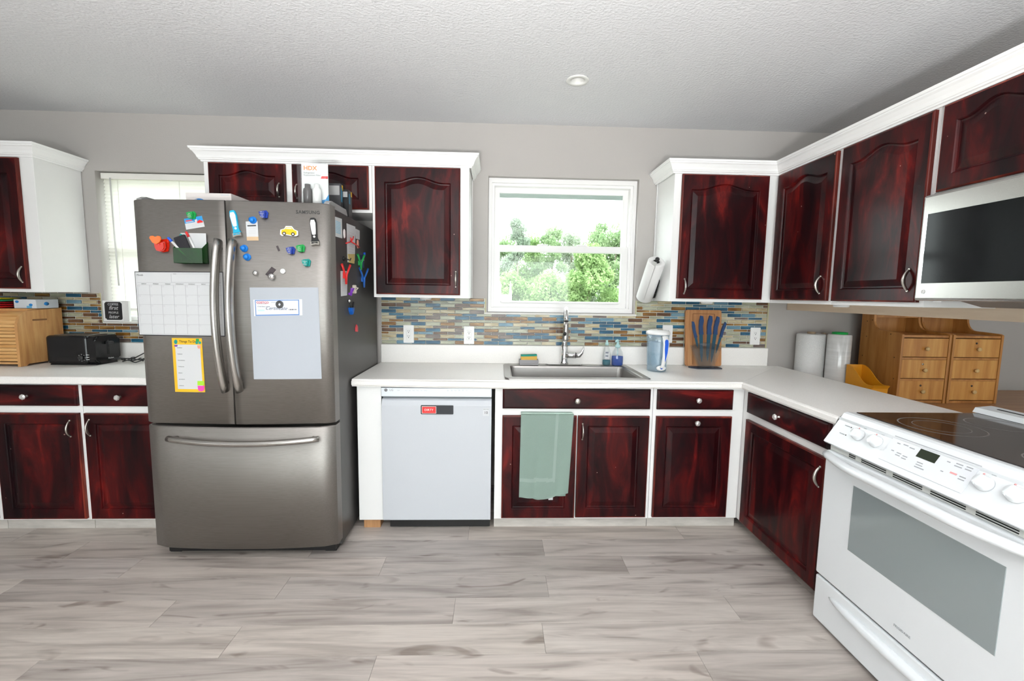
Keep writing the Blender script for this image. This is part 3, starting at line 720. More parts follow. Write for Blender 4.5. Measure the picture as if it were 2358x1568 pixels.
# dirty / clean slider on the dishwasher
a = PX(969, 933, 'y', DWF - .002); b_ = PX(1044, 954, 'y', DWF - .002)
t = thing('dirty_clean_sign', 'black magnetic slider sign reading DIRTY on the dishwasher', 'sign', ((a.x + b_.x) / 2, DWF - .001, b_.z))
bm = B(); prism(bm, rrect(a.x, b_.x, b_.z, a.z, .004, 3), lambda p, q, r: Vector((p, r, q)), DWF - .0006, DWF - .005, bev=.0012); obj('backing', bm, M('glossy_black', (.012, .014, .02), .2), t)
w_ = (b_.x - a.x) * .44
obj('white_frame', bx(B(), a.x + .006, a.x + .006 + w_, DWF - .0066, DWF - .0051, b_.z + .005, a.z - .005), mWhiteP, t)
rp = obj('red_slider', bx(B(), a.x + .008, a.x + .004 + w_, DWF - .0076, DWF - .0067, b_.z + .007, a.z - .007), mRed, t)
text('lettering', 'DIRTY', .0175, (a.x + .006 + w_ / 2, DWF - .0082, (a.z + b_.z) / 2), X, Z, mWhiteP, rp)
# ------------------------------------------------------------------ refrigerator
FX0, FX1, FXC = -1.054, -.160, -.607
def yF(x): return -.884 - .028 * (1 - ((x - FXC) / .447) ** 2)
def fp(u, v, off=0.0):
    yv = -.9
    for _ in range(8):
        p = PX(u, v, 'y', yv); yv = yF(p.x) - off
    return p
t = thing('refrigerator', 'stainless french door refrigerator covered in magnets', 'refrigerator', (FXC, -.45, 0))
fridge = t
obj('cabinet', bx(B(), FX0 + .006, FX1 - .005, -.800, -.05, .03, 1.738, .004), mFSide, t)
def curved_panel(x0, x1, z0, z1, name, r=.012):
    bm = B(); N = 14; cols = []
    for k in range(N + 1):
        x = x0 + (x1 - x0) * k / N
        yf = yF(x)
        e0 = min(x - FX0, FX1 - x)
        if e0 < .02: yf += .016 * (1 - e0 / .02) ** 2
        cols.append([bm.verts.new((x, yy, zz_)) for yy, zz_ in ((-.806, z0), (yf + .004, z0), (yf, z0 + .004), (yf, z1 - .004), (yf + .004, z1), (-.806, z1))])
    for a, b_ in zip(cols, cols[1:]):
        for k in range(6):
            f = bm.faces.new((a[k], b_[k], b_[(k + 1) % 6], a[(k + 1) % 6])); f.smooth = k == 2
    bm.faces.new(cols[0]); bm.faces.new(cols[-1][::-1])
    return obj(name, bm, mSteel, t)
dl = curved_panel(FX0, -.6205, .700, 1.748, 'left_door'); dr = curved_panel(-.6135, FX1, .700, 1.748, 'right_door'); fz = curved_panel(FX0, FX1, .069, .686, 'freezer_drawer')
for x in (FX1 - .0055,): obj('gasket', bx(B(), FX0 + .02, FX1 - .012, -.8055, -.8005, .075, 1.735), mBlack, t)
def fridge_handle(x, lean, par):
    pts = []; rs = []
    for k in range(21):
        s = k / 20; zz_ = .868 + (1.566 - .868) * s
        bow = math.sin(math.pi * s)
        pts.append((x - lean * bow, -.930 - .052 * bow ** .8, zz_)); rs.append(.0225)
    h = obj('handle', tube(B(), pts, rs, 18, flat=.72), mSteelB, par)
    for zz_ in (.905, 1.53): obj('handle_mount', tube(B(), [(x, yF(x) - .0005, zz_), (x, -.945, zz_)], .009, 10), mSteelB, h)
fridge_handle(-.645, .0, dl); fridge_handle(-.580, .0, dr)
pts = []
for k in range(25):
    s = k / 24; x = -.932 + (.932 - .226) * s
    pts.append((x, yF(x) - .022 - .026 * math.sin(math.pi * s) ** .6, .632 - .012 * math.sin(math.pi * s)))
h = obj('handle', tube(B(), pts, .0145, 14), mSteelB, fz)
for x in (-.90, -.258): obj('handle_mount', tube(B(), [(x, yF(x) - .0005, .632), (x, yF(x) - .035, .631)], .009, 10), mSteelB, h)
bm = B(); prism(bm, [(-.86, 1.7385), (-.86, 1.756), (-.83, 1.770), (-.62, 1.768), (-.60, 1.7385)], lambda a, b_, q: Vector((q, a, b_)), FX1 - .030, FX1 - .006)
obj('hinge_cover', bm, M('hinge_grey', (.30, .30, .30), .45), t)
bm = B(); prism(bm, [(-.86, 1.7385), (-.86, 1.756), (-.83, 1.770), (-.62, 1.768), (-.60, 1.7385)], lambda a, b_, q: Vector((q, a, b_)), FX0 + .006, FX0 + .030)
obj('hinge_cover', bm, M('hinge_grey', ()), t)
for x in (FX0 + .05, FX1 - .06):
    obj('foot', bx(B(), x - .03, x + .03, -.815, -.74, .0005, .0295, .004), mBlack, t)
    obj('foot', bx(B(), x - .02, x + .02, -.15, -.1, .0005, .0295), mBlack, t)
obj('toe_shadow_grille', bx(B(), FX0 + .03, FX1 - .03, -.83, -.8005, .016, .066), mBlack, t)  # black strip set forward, standing in for the shadow under the freezer
p = fp(709, 489, .0006); text('brand_lettering', 'SAMSUNG', .0215, p, X, Z, M('steel_ink', (.05, .05, .05), .6, spec=.2), dr, sx=1.0, bend=yF, bold=.008, space=1.1)
# ------------------------------------------------------------------ electric range
RX, RY0, RY1 = 1.962, -2.098, -1.338
t = thing('electric_range', 'white slide in electric range with black glass cooktop', 'range', (2.29, (RY0 + RY1) / 2, 0))
obj('body', bx(B(), RX + .045, 2.625, RY0 + .002, RY1 - .002, .04, .868), mRange, t)
for ya in (RY0 + .06, RY1 - .06):
    for xa in (RX + .09, 2.57): obj('foot', lathe(B(), [(.018, .0005), (.018, .01), (.008, .012), (.008, .04)], 10, (xa, ya, 0)), mBlack, t)
# sloped control panel
def cpt(s, yv, n=0.0):                       # s: 0 bottom .. 1 top of the sloped face
    a = Vector((1.9495, 0, .7715)); b_ = Vector((2.0245, 0, .8870)); d = b_ - a; nn = Vector((-d.z, 0, d.x)).normalized()
    p = a + d * s + nn * n; return Vector((p.x, yv, p.z))
CN = (cpt(0, 0, 1) - cpt(0, 0)); CUp = (cpt(1, 0) - cpt(0, 0)).normalized()
bm = B(); prism(bm, [(2.0065, .768), (1.956, .766), (1.950, .772), (2.024, .886), (2.036, .891), (2.06, .8895), (2.06, .869), (2.0065, .869)], lambda a, b_, q: Vector((a, q, b_)), RY0 - .004, RY1 + .004)
bmesh.ops.bevel(bm, geom=[e for e in bm.edges if abs(e.verts[0].co.y - e.verts[1].co.y) < 1e-6], offset=.003, segments=2, affect='EDGES')
cpn = obj('control_panel', bm, mRange, t)
def on_panel(u, v, n=0.0):
    a = cpt(0, 0, n); nn = CN; d = ray(u, v); return CAM + d * ((a - CAM).dot(nn) / d.dot(nn))
def panel_quad(name, pts, n0, n1, mt, par):
    bm = B(); lo = [bm.verts.new(p + CN * (n0)) for p in pts]; hi = [bm.verts.new(p + CN * n1) for p in pts]
    bm.faces.new(hi); bm.faces.new(lo[::-1])
    for k in range(len(pts)): bm.faces.new((lo[k], lo[(k + 1) % len(pts)], hi[(k + 1) % len(pts)], hi[k]))
    return obj(name, bm, mt, par)
def prect(y0, y1, s0, s1): return [cpt(s0, y0), cpt(s0, y1), cpt(s1, y1), cpt(s1, y0)]
ov = panel_quad('touch_panel', prect(-1.865, -1.585, .16, .84), .0008, .0022, M('touch_panel_white', (.78, .81, .85), .35), cpn)
obj('panel_groove', bx(B(), 0, .001, 0, .001, 0, .001), mInk, cpn) if False else None
panel_quad('panel_shadow_line', prect(-1.865, -1.585, .84, .865), .0008, .0016, M('groove_grey', (.42, .44, .46), .5), cpn)
panel_quad('display', prect(-1.753, -1.690, .55, .77), .0024, .0030, M('display_green_black', (.012, .022, .008), .15), ov)
rq = random.Random(5)
for (yy, s, wd) in ((-1.615, .70, .012), (-1.612, .48, .010), (-1.640, .72, .018), (-1.664, .70, .018), (-1.637, .47, .017), (-1.637, .41, .017), (-1.661, .45, .017), (-1.661, .39, .017), (-1.715, .44, .020), (-1.717, .38, .022), (-1.722, .32, .032), (-1.785, .70, .010), (-1.785, .45, .008), (-1.815, .73, .020), (-1.815, .67, .022), (-1.843, .74, .018), (-1.843, .68, .018), (-1.843, .49, .018), (-1.843, .43, .018)):
    panel_quad('key_label', prect(yy - wd / 2, yy + wd / 2, s - .012, s + .012), .0024, .0027, M('pale_key_ink', (.36, .38, .40), .6), ov)
panel_quad('key_label', prect(-1.826, -1.806, .475, .515), .0024, .0027, M('pink_key_ink', (.75, .35, .35), .6), ov)
for (u, v) in ((1973, 999), (2013, 1014), (2262, 1110), (2335, 1136)):
    p = on_panel(u, v, .012); s_ = (p - cpt(0, p.y, .012)).dot(CUp) / (cpt(1, 0) - cpt(0, 0)).length
    b0 = cpt(s_, p.y, .0005)
    kn = obj('knob', lathe(B(), [(.0225, 0), (.0225, .006), (.0205, .010), (.019, .022), (.016, .026), (0, .027)], 24, b0, CN), mRange, t)
    ax = (CUp + Vector((0, -.35, 0))).normalized(); side = CN.cross(ax).normalized()
    bm = B(); vs = []
    for n_ in (.010, .034):
        for a_, c_ in ((-.020, -.0065), (.020, -.0065), (.020, .0065), (-.020, .0065)):
            kq = 1 if n_ < .02 else .8
            vs.append(bm.verts.new(b0 + CN * n_ + ax * a_ * kq + side * c_ * kq))
    for q in ((0, 1, 2, 3), (4, 5, 6, 7), (0, 1, 5, 4), (1, 2, 6, 5), (2, 3, 7, 6), (3, 0, 4, 7)): bm.faces.new([vs[i] for i in q])
    bmesh.ops.bevel(bm, geom=bm.edges[:], offset=.003, segments=2, affect='EDGES'); obj('grip', bm, mRange, kn)
    obj('off_mark', lathe(B(), [(.003, 0), (.003, .0005), (0, .0005)], 8, cpt(s_ + .19, p.y + .018, .0008), CN), M('pink_key_ink', ()), cpn)
    panel_quad('burner_mark', prect(p.y - .010, p.y + .002, s_ + .23, s_ + .29), .0008, .0012, M('pale_key_ink', ()), cpn)
for s_, y0_, y1_ in ((.66, -1.405, -1.380), (.40, -1.405, -1.380)): panel_quad('indicator_label', prect(y0_, y1_, s_ - .012, s_ + .012), .0006, .001, M('pale_key_ink', ()), cpn); panel_quad('indicator', prect(y0_ - .008, y0_ - .004, s_ - .016, s_ + .016), .0006, .001, mInkD, cpn)
# vented strip, oven door, drawer
vs_ = obj('vent_strip', bx(B(), 1.978, 2.006, RY0 + .004, RY1 - .004, .738, .764), M('vent_cream', (.74, .74, .70), .4), t)
for j, zz_ in enumerate((.744, .751, .758)):
    yy = RY1 - .10
    for L_ in (.03, .105, .105, .105, .105, .03):
        obj('vent_slot', bx(B(), 1.9765, 1.9785, yy - L_, yy, zz_ - .0016, zz_ + .0016), mDark, vs_); yy -= L_ + .028
bm = bx(B(), 1.962, 2.005, RY0 + .001, RY1 - .001, .216, .737, .006, 2); od = obj('oven_door', bm, mRange, t)
obj('window_glass', bx(B(), 1.9606, 1.9635, -1.996, -1.490, .398, .650, .001), M('oven_glass', (.26, .30, .31), .12, .0, .6, 1.0), od)
pts = []; rs = []
for k in range(25):
    s = k / 24; yy = RY1 - .012 + (RY0 - RY1 + .024) * s
    bow = min(1, math.sin(math.pi * s) * 1.5) ** .7
    pts.append((1.960 - .048 * bow, yy, .722 + .002 * bow)); rs.append(.017 + .004 * bow)
obj('handle', tube(B(), pts, rs, 14, flat=.75), mRange, od)
text('maker_lettering', 'FRIGIDAIRE', .012, (1.9612, -1.735, .262), -Y, Z, M('pale_key_ink', ()), od)
bm = bx(B(), 1.964, 2.005, RY0 + .001, RY1 - .001, .020, .206, .006, 2); dwr = obj('storage_drawer', bm, mRange, t)
pts = []; rs = []
for k in range(25):
    s = k / 24; yy = -1.415 + (-2.02 + 1.415) * s
    b2 = math.sin(math.pi * s) ** .5
    pts.append((1.968 - .012 * b2, yy, .155)); rs.append(.003 + .017 * b2)
obj('drawer_pull', tube(B(), pts, rs, 12), mRange, dwr)
obj('drawer_gap', bx(B(), 1.975, 2.006, RY0 + .006, RY1 - .006, .2065, .2155), mDark, t)
# cooktop
obj('cooktop_frame', bx(B(), 2.0605, 2.625, RY0 - .004, RY1 + .004, .8745, .8885, .003, 2), mRange, t)
ck = obj('cooktop_glass', bx(B(), 2.064, 2.575, RY0 + .012, RY1 - .012, .8887, .8925, .0012), M('ceramic_glass', (.030, .022, .020), .09, 0, .0, .6), t)
mRing = M('burner_ring_print', (.16, .15, .145), .35)
def bring(cx_, cy_, r, w_=.0022): obj('burner_ring', lathe(B(), [(r - w_, 0), (r - w_, .0003), (r + w_, .0003), (r + w_, 0), (r - w_, 0)], 48, (cx_, cy_, .8926)), mRing, ck)
bring(2.215, -1.545, .118, .0022); bring(2.215, -1.545, .078, .0012); bring(2.225, -1.905, .092); bring(2.455, -1.52, .088); bring(2.455, -1.90, .10)
bm = B(); prism(bm, [(2.578, .889), (2.562, .8935), (2.572, .912), (2.640, .918), (2.645, .889)], lambda a, b_, q: Vector((a, q, b_)), RY0 - .004, RY1 + .004)
rv = obj('rear_vent', bm, mRange, t)
for y0_, y1_ in ((-1.56, -1.385), (-1.80, -1.60), (-2.04, -1.84)): obj('vent_slot', bx(B(), 2.604, 2.614, y0_, y1_, .9145, .9165), mDark, rv)
# ------------------------------------------------------------------ microwave
MX = 2.215
t = thing('microwave_oven', 'stainless over the range microwave with black glass door', 'microwave', (2.42, -1.76, 1.336))
MY0, MY1, MZ0, MZ1 = -2.142, -1.384, 1.339, 1.728
obj('case', bx(B(), MX + .03, 2.629, MY0 + .002, MY1 - .010, MZ0 + .001, 1.7365, .002), M('microwave_case', (.20, .20, .20), .4, .4), t)
bm = bx(B(), MX, MX + .0295, MY0, MY1, MZ0, MZ1, .010, 3); md = obj('door', bm, mSteelB, t)
obj('glass', bx(B(), MX - .0012, MX + .002, -1.97, -1.411, 1.403, 1.657, .0008), M('black_microwave_glass', (.006, .007, .008), .10, 0, 0, .22), md)
obj('glass_bevel', bx(B(), MX - .0010, MX + .003, -1.411, -1.407, 1.400, 1.660), mChrome, md)
obj('door_band', bx(B(), MX - .0016, MX - .0010, -1.765, -1.750, 1.4035, 1.6565), M('band_grey', (.05, .05, .053), .2), md)
obj('control_glass', bx(B(), MX - .0012, MX + .002, MY0 + .03, -1.985, 1.403, 1.657, .0008), M('black_microwave_glass', ()), md)
obj('emblem', lathe(B(), [(.0075, 0), (.0075, .0008), (.0055, .0008), (.0055, .0003), (.0, .0003)], 24, (MX - .0004, -1.423, 1.372), (-1, 0, 0)), mWhiteP, md)
bm = B(); tube(bm, [(MX - .0015, -1.427, 1.376), (MX - .0015, -1.423, 1.372), (MX - .0015, -1.419, 1.368)], .0013, 6); obj('emblem_stroke', bm, mWhiteP, md)
bm = B(); prism(bm, [(MX + .02, 1.3385), (MX + .10, 1.318), (2.55, 1.318), (2.60, 1.3385)], lambda a, b_, q: Vector((a, q, b_)), MY0 + .10, MY1 - .16)
obj('grease_filter', bm, M('filter_grey', (.33, .32, .30), .4, .7), t)
obj('mount_tab', bx(B(), 2.33, 2.42, -1.384, -1.35, 1.3335, 1.3385), mWhiteP, t)
# ------------------------------------------------------------------ things on the refrigerator doors
def patch(corners, off0, th, nx=8, nz=1):
    """sheet of paper following the curved door; corners TL, TR, BR, BL as photo pixels"""
    bm = B(); C = [fp(*c) for c in corners]; F, K = [], []
    for j in range(nz + 1):
        s = j / nz; rowf, rowb = [], []
        for i in range(nx + 1):
            r = i / nx
            x = (C[0].x * (1 - r) + C[1].x * r) * (1 - s) + (C[3].x * (1 - r) + C[2].x * r) * s
            z = (C[0].z * (1 - r) + C[1].z * r) * (1 - s) + (C[3].z * (1 - r) + C[2].z * r) * s
            rowf.append(bm.verts.new((x, yF(x) - off0 - th, z))); rowb.append(bm.verts.new((x, yF(x) - off0, z)))
        F.append(rowf); K.append(rowb)
    for j in range(nz):
        for i in range(nx):
            bm.faces.new((F[j][i], F[j][i + 1], F[j + 1][i + 1], F[j + 1][i])); bm.faces.new((K[j][i], K[j + 1][i], K[j + 1][i + 1], K[j][i + 1]))
    for j in range(nz):
        bm.faces.new((F[j][0], F[j + 1][0], K[j + 1][0], K[j][0])); bm.faces.new((F[j][nx], K[j][nx], K[j + 1][nx], F[j + 1][nx]))
    for i in range(nx):
        bm.faces.new((F[0][i], K[0][i], K[0][i + 1], F[0][i + 1])); bm.faces.new((F[nz][i], F[nz][i + 1], K[nz][i + 1], K[nz][i]))
    return bm
def sub(c, a0, a1, b0, b1):
    """sub-rectangle (fractions, b from top) of a pixel quad"""
    def q(a, b_):
        t_ = (c[0][0] * (1 - a) + c[1][0] * a, c[0][1] * (1 - a) + c[1][1] * a); u_ = (c[3][0] * (1 - a) + c[2][0] * a, c[3][1] * (1 - a) + c[2][1] * a)
        return (t_[0] * (1 - b_) + u_[0] * b_, t_[1] * (1 - b_) + u_[1] * b_)
    return [q(a0, b0), q(a1, b0), q(a1, b1), q(a0, b1)]
def cpos(c, a, b_, off): s = sub(c, a, a, b_, b_)[0]; return fp(*s, off)
def rootat(name, label, cat, c, group=None):
    ps = [fp(*q) for q in c]; z = min(p.z for p in ps); x = sum(p.x for p in ps) / len(ps)
    return thing(name, label, cat, (x, yF(x), z), group)
E0 = .0004
# calendar
c = [(310, 625), (514, 626), (519, 775), (321, 772)]
t = rootat('wall_calendar', 'white dry erase month calendar on the left refrigerator door', 'calendar', c)
obj('frame', patch(c, E0, .0012, 10), M('calendar_black_edge', (.02, .02, .03), .4), t)
ci = sub(c, .008, .992, .012, .986); sh = obj('sheet', patch(ci, E0 + .0013, .0004, 10), mPaper, t)
mLine = M('calendar_line', (.42, .42, .44), .7)
gx0, gx1, gy0, gy1 = .018, .982, .205, .985
def strip(a0, a1, b0, b1, mt=mLine, name='rule', par=sh, off=.0018, cc=None): return obj(name, patch(sub(cc or ci, a0, a1, b0, b1), E0 + off, .0003, 8 if a1 - a0 > .3 else 2), mt, par)
for k in range(8):
    a = gx0 + (gx1 - gx0) * k / 7; strip(a - .0014, a + .0014, gy0, gy1)
for k in range(6):
    b_ = gy0 + (gy1 - gy0) * k / 5; strip(gx0, gx1, b_ - .0018, b_ + .0018)
strip(gx0, gx1, .164, .168)
for a0, a1, b0, b1 in ((.41, .98, .022, .026), (.41, .98, .155, .159), (.41, .4125, .022, .159), (.978, .98, .022, .159)): strip(a0, a1, b0, b1)
for j in range(5):
    for i in range(7):
        a = gx0 + (gx1 - gx0) * i / 7; b_ = gy0 + (gy1 - gy0) * j / 5
        strip(a + .004, a + .024, b_ + .006, b_ + .034, M('date_tab_grey', (.58, .58, .60), .7), 'date_tab')
text('month_lettering', 'Month', .0125, cpos(ci, .045, .045, E0 + .0024), X, Z, mInk, sh, shear=.3, bend=yF)
text('notes_lettering', 'NOTES', .0045, cpos(ci, .45, .024, E0 + .0024), X, Z, mInk, sh, bend=yF)
for i, dname in enumerate(('SUNDAY', 'MONDAY', 'TUESDAY', 'WEDNESDAY', 'THURSDAY', 'FRIDAY', 'SATURDAY')):
    text('weekday_lettering', dname, .0062, cpos(ci, gx0 + (gx1 - gx0) * (i + .5) / 7, .187, E0 + .0024), X, Z, mInk, sh, bend=yF)
# to-do list
c = [(396, 778), (465, 779), (473, 903), (404, 902)]
t = rootat('notepad', 'yellow bordered Things To Do list pad below the calendar', 'notepad', c)
bdr = obj('border', patch(c, E0, .0012, 4), mYel, t)
ci2 = sub(c, .10, .93, .12, .945); sh = obj('sheet', patch(ci2, E0 + .0013, .0004, 4), mPaper, t)
text('title', 'Things To Do', .0165, cpos(c, .52, .065, E0 + .0018), X, Z, mInkD, bdr, sx=.9, bend=yF)
for i, dname in enumerate(('MONDAY', 'TUESDAY', 'WEDNESDAY', 'THURSDAY', 'FRIDAY', 'SATURDAY', 'SUNDAY')):
    text('day_lettering', dname, .0058, cpos(ci2, .05, .075 + .142 * i, E0 + .0022), X, Z, mInk, sh, 'LEFT', bend=yF)
def blob(pts_, col, name, par, off=E0 + .0022):
    bm = B(); prism(bm, [(fp(*q).x, fp(*q).z) for q in pts_], lambda a, b_, s: Vector((a, yF(a) - off - s, b_)), 0, .0004); return obj(name, bm, col, par)
def disc_px(u, v, r, n=12, sy=1): return [(u + r * math.cos(2 * math.pi * k / n), v + sy * r * math.sin(2 * math.pi * k / n)) for k in range(n)]
mPur = M('purple_print', (.20, .05, .36), .6); mCoral = M('coral_print', (.85, .35, .25), .6); mPink = M('pink_print', (.80, .06, .42), .6); mLime = M('lime_print', (.38, .72, .04), .6)
blob(disc_px(405.5, 787, 4, 10, 1.3), mTeal, 'cactus_print', bdr); blob([(402, 794), (410, 794), (409, 798), (403, 798)], mPur, 'pot_print', bdr)
blob([(452, 780), (459, 780), (459, 787), (452, 787)], mGreen, 'cactus_print', bdr); blob(disc_px(454, 789, 3.2), mTeal, 'cactus_print', bdr); blob(disc_px(461, 789, 3.2), mTeal, 'cactus_print', bdr); blob([(455, 795), (464, 795), (463, 801), (459, 803), (456, 801)], mCoral, 'pot_print', bdr)
blob([(455.5, 877), (471, 877), (471, 887), (455.5, 887)], mLime, 'cactus_print', bdr); blob([(456, 888), (472, 888), (471, 898), (466, 901), (459, 900), (457, 897)], mPink, 'pot_print', bdr)
# white board and certificate
c = [(575, 662), (733, 662), (741, 872), (585, 873)]
t = rootat('whiteboard_sheet', 'plain white magnetic sheet on the right refrigerator door', 'whiteboard', c)
obj('sheet', patch(c, E0, .0012, 8), M('cool_white_sheet', (.45, .48, .525), .6, spec=.2), t)
c = [(584, 690), (696, 689), (697, 726), (586, 728)]
t = rootat('gift_certificate', 'blue bordered paper certificate pinned on the white sheet', 'certificate', c)
st = obj('stub', patch(c, .0022, .0005, 6), M('stub_paper', (.76, .78, .80), .7), t)
ca = sub(c, .03, .94, .02, .99); fr = obj('blue_border', patch(ca, .0028, .0004, 6), M('certificate_blue', (.16, .28, .55), .6), t)
cb = sub(ca, .022, .978, .06, .92); pp = obj('face', patch(cb, .0033, .0004, 6), M('certificate_face', (.74, .77, .83), .7), t)
text('store_lettering', 'COSTCO', .0135, cpos(cb, .15, .13, .0042), X, Z, M('crimson_ink', (.62, .03, .06), .6), pp, bend=yF, bold=.02)
strip(.04, .26, .205, .225, mInk, 'underline', pp, .0036, cb)
text('title_lettering', 'Certificate', .023, cpos(cb, .46, .56, .0042), X, Z, M('slate_ink', (.10, .12, .18), .6), pp, shear=.5, bend=yF)
text('small_lettering', 'STARTING AT', .0075, cpos(cb, .15, .42, .0042), X, Z, mInk, pp, bend=yF)
text('small_lettering', 'INTERNATIONAL MEMBERS', .0045, cpos(cb, .5, .13, .0042), X, Z, mInk, pp, bend=yF)
strip(.04, .20, .63, .75, M('mint_print', (.52, .72, .70), .6), 'mint_box', pp, .0036, cb)
for a in (.78, .81, .825, .85, .865, .89, .92, .94): strip(a, a + .012, .62, .71, mInkD, 'barcode_bar', pp, .0036, cb)
def round_mag(name, u, v, prof, mt, label, cat='magnet', base=E0, group=None, n=20):
    p = fp(u, v, base); o = solo(name, lathe(B(), prof, n, p, (0, -1, 0)), mt, label, cat, group); return o
p = fp(644, 701, .0038)
bm = B(); lathe(bm, [(.006, 0), (.0165, 0), (.018, .002), (.016, .005), (.008, .006), (.006, .004), (.006, 0)], 24, p, (0, -1, 0)); solo('ring_magnet', bm, M('ferrite_grey', (.06, .06, .06), .45), 'dark grey ring magnet holding the certificate', 'magnet')
# paper slips and cards
c = [(566, 510), (593, 509), (596, 554), (569, 554)]
t = rootat('business_card', 'white business card with tan band under the blue magnet', 'card', c); obj('card', patch(c, E0, .0005, 3), mPaper, t)
strip(0, 1, .80, 1, M('kraft_tan', (.62, .44, .27), .7), 'tan_band', t, .0006, c); strip(.12, .86, .20, .26, mInkD, 'print_line', t, .0006, c)
for b_ in (.36, .48, .55, .62): strip(.2, .82, b_, b_ + .02, M('pale_print', (.55, .55, .56), .7), 'print_line', t, .0006, c)
prof_pin = [(.0165, 0), (.0165, .003), (.0105, .005), (.0085, .011), (.0105, .016), (.0115, .018), (.0, .0185)]
mSky = M('bright_blue_plastic', (.01, .22, .75), .3)
round_mag('push_magnet', 583, 507, prof_pin, mSky, 'bright blue push pin magnet holding the business card', base=.0012)
round_mag('push_magnet', 563, 572, prof_pin, mSky, 'upper of two bright blue push pin magnets beside the handle')
round_mag('push_magnet', 570, 592, prof_pin, mSky, 'lower of two bright blue push pin magnets beside the handle')
c = [(424, 504), (465, 497), (472, 522), (429, 529)]
t = rootat('promo_card', 'blue and white promotional card held by the green clip', 'card', c); obj('card', patch(c, E0, .0005, 4), mPaper, t)
strip(0, 1, 0, .45, M('promo_blue', (.02, .28, .62), .6), 'blue_band', t, .0006, c); strip(.07, .42, .18, .28, M('promo_red', (.8, .08, .08), .6), 'red_print', t, .001, c); strip(.06, .5, .33, .39, mPaper, 'white_print', t, .001, c)
blob([(453, 511), (460, 506), (467, 509), (468, 512), (456, 514)], mRed, 'truck_print', t, .0018); blob([(449, 507), (454, 504), (455, 512), (450, 513)], mPaper, 'truck_print', t, .0018)
for b_ in (.6, .7, .8): strip(.35, .9, b_, b_ + .025, M('pale_print', ()), 'print_line', t, .0006, c)
# sheets inside the magnetic cup, the cup, markers
def tri_clip(name, u, v, mt, label, words, base=E0, rot=0, sz=.019):
    p = fp(u, v, base); t = thing(name, label, 'magnet', (p.x, p.y, p.z - sz), 'flared plastic slogan magnets on the refrigerator')
    cs, sn = math.cos(rot), math.sin(rot)
    out = [(-.95, .75), (.55, .95), (1.0, .45), (.75, -.85), (-.1, -.8), (-.7, -.35)]
    out2 = [(-1.0, .55), (.30, .72), (.60, .40), (.35, -.95), (-.45, -.80), (-.85, -.1)]
    f = lambda a, b_, q: Vector((p.x + (a * cs - b_ * sn) * sz, p.y - q, p.z + (a * sn + b_ * cs) * sz))
    bm = B(); prism(bm, out, f, 0, .006, bev=.0015); obj('back_leaf', bm, mt, t)
    fr_ = obj('front_leaf', prism(B(), out2, f, .0065, .016, bev=.002), mt, t)
    text('lettering', words, sz * .38, p + Vector((-.18 * sz, -.0166, -.02)) * 1 + Vector((0, 0, .0185)), (cs, 0, sn), (-sn, 0, cs), mPaper, fr_)
tri_clip('slogan_magnet', 443, 496, mGreen, 'green slogan magnet clipping the promotional card', 'Let\nFlow\nHeart', .0012)
tri_clip('slogan_magnet', 609, 494, mNavy, 'navy slogan magnet below the fridge top between the card and lettering', 'Life is\nbetter\nwith\nmagic')
tri_clip('slogan_magnet', 671, 577, mNavy, 'navy slogan magnet beside the green one', 'Life is\nbetter\nwith\nmagic')
tri_clip('slogan_magnet', 694, 572, mGreen, 'green slogan magnet right of the navy one', 'Let\nFlow\nHeart')
tri_clip('slogan_magnet', 707, 605, mTeal, 'teal slogan magnet above the plain white sheet', 'Follow\nthe\nMagic')
def opener(u0, v0, u1, v1, mt, label):
    a, b_ = fp(u0, v0), fp(u1, v1); d = (b_ - a); d.y = 0; L = d.length; d.normalize(); s = Vector((-d.z, 0, d.x)) * -1
    t = thing('bottle_opener', label, 'bottle opener', ((a.x + b_.x) / 2, a.y, min(a.z, b_.z)))
    bw = max(-yF((a.x + b_.x) / 2), -yF(a.x), -yF(b_.x))
    f = lambda p, q, r: Vector((a.x + d.x * p * L + s.x * q, -bw - .0005 - r, a.z + d.z * p * L + s.z * q))
    w_ = .0155
    body = [(.0, -.5), (.04, -.8), (.2, -1), (.45, -.85), (.72, -.72), (.80, -.95), (.86, -1.2), (.86, 1.2), (.80, .95), (.72, .72), (.45, .85), (.2, 1), (.04, .8), (0, .5)]
    bo = obj('body', prism(B(), [(p, q * w_) for p, q in body], f, 0, .010, bev=.002), mt, t)
    obj('grip_panel', prism(B(), [(p, q * w_) for p, q in ((.08, -.5), (.2, -.78), (.45, -.66), (.60, -.52), (.62, -.3), (.62, .3), (.60, .52), (.45, .66), (.2, .78), (.08, .5))], f, .0102, .0115), mWhiteP, bo)
    obj('button', lathe(B(), [(.0055, 0), (.005, .002), (0, .002)], 14, f(.69, 0, .0102), (0, -1, 0)), mWhiteP, bo)
    obj('opener_head', prism(B(), [(p, q * w_) for p, q in ((.865, -1.2), (1.0, -1.25), (.97, 0), (1.0, 1.25), (.865, 1.2), (.88, 0))], f, .001, .013), mNick, t)
    obj('head_insert', prism(B(), [(p, q * w_) for p, q in ((.885, -.9), (.945, -.95), (.925, 0), (.945, .95), (.885, .9), (.90, 0))], f, .0132, .0138), mt, t)
opener(536, 485, 550, 545, M('cyan_plastic', (.02, .42, .66), .3), 'light blue bottle opener magnet beside the business card'); opener(721, 502, 728, 565, mBlack, 'black and white bottle opener magnet under the fridge lettering')
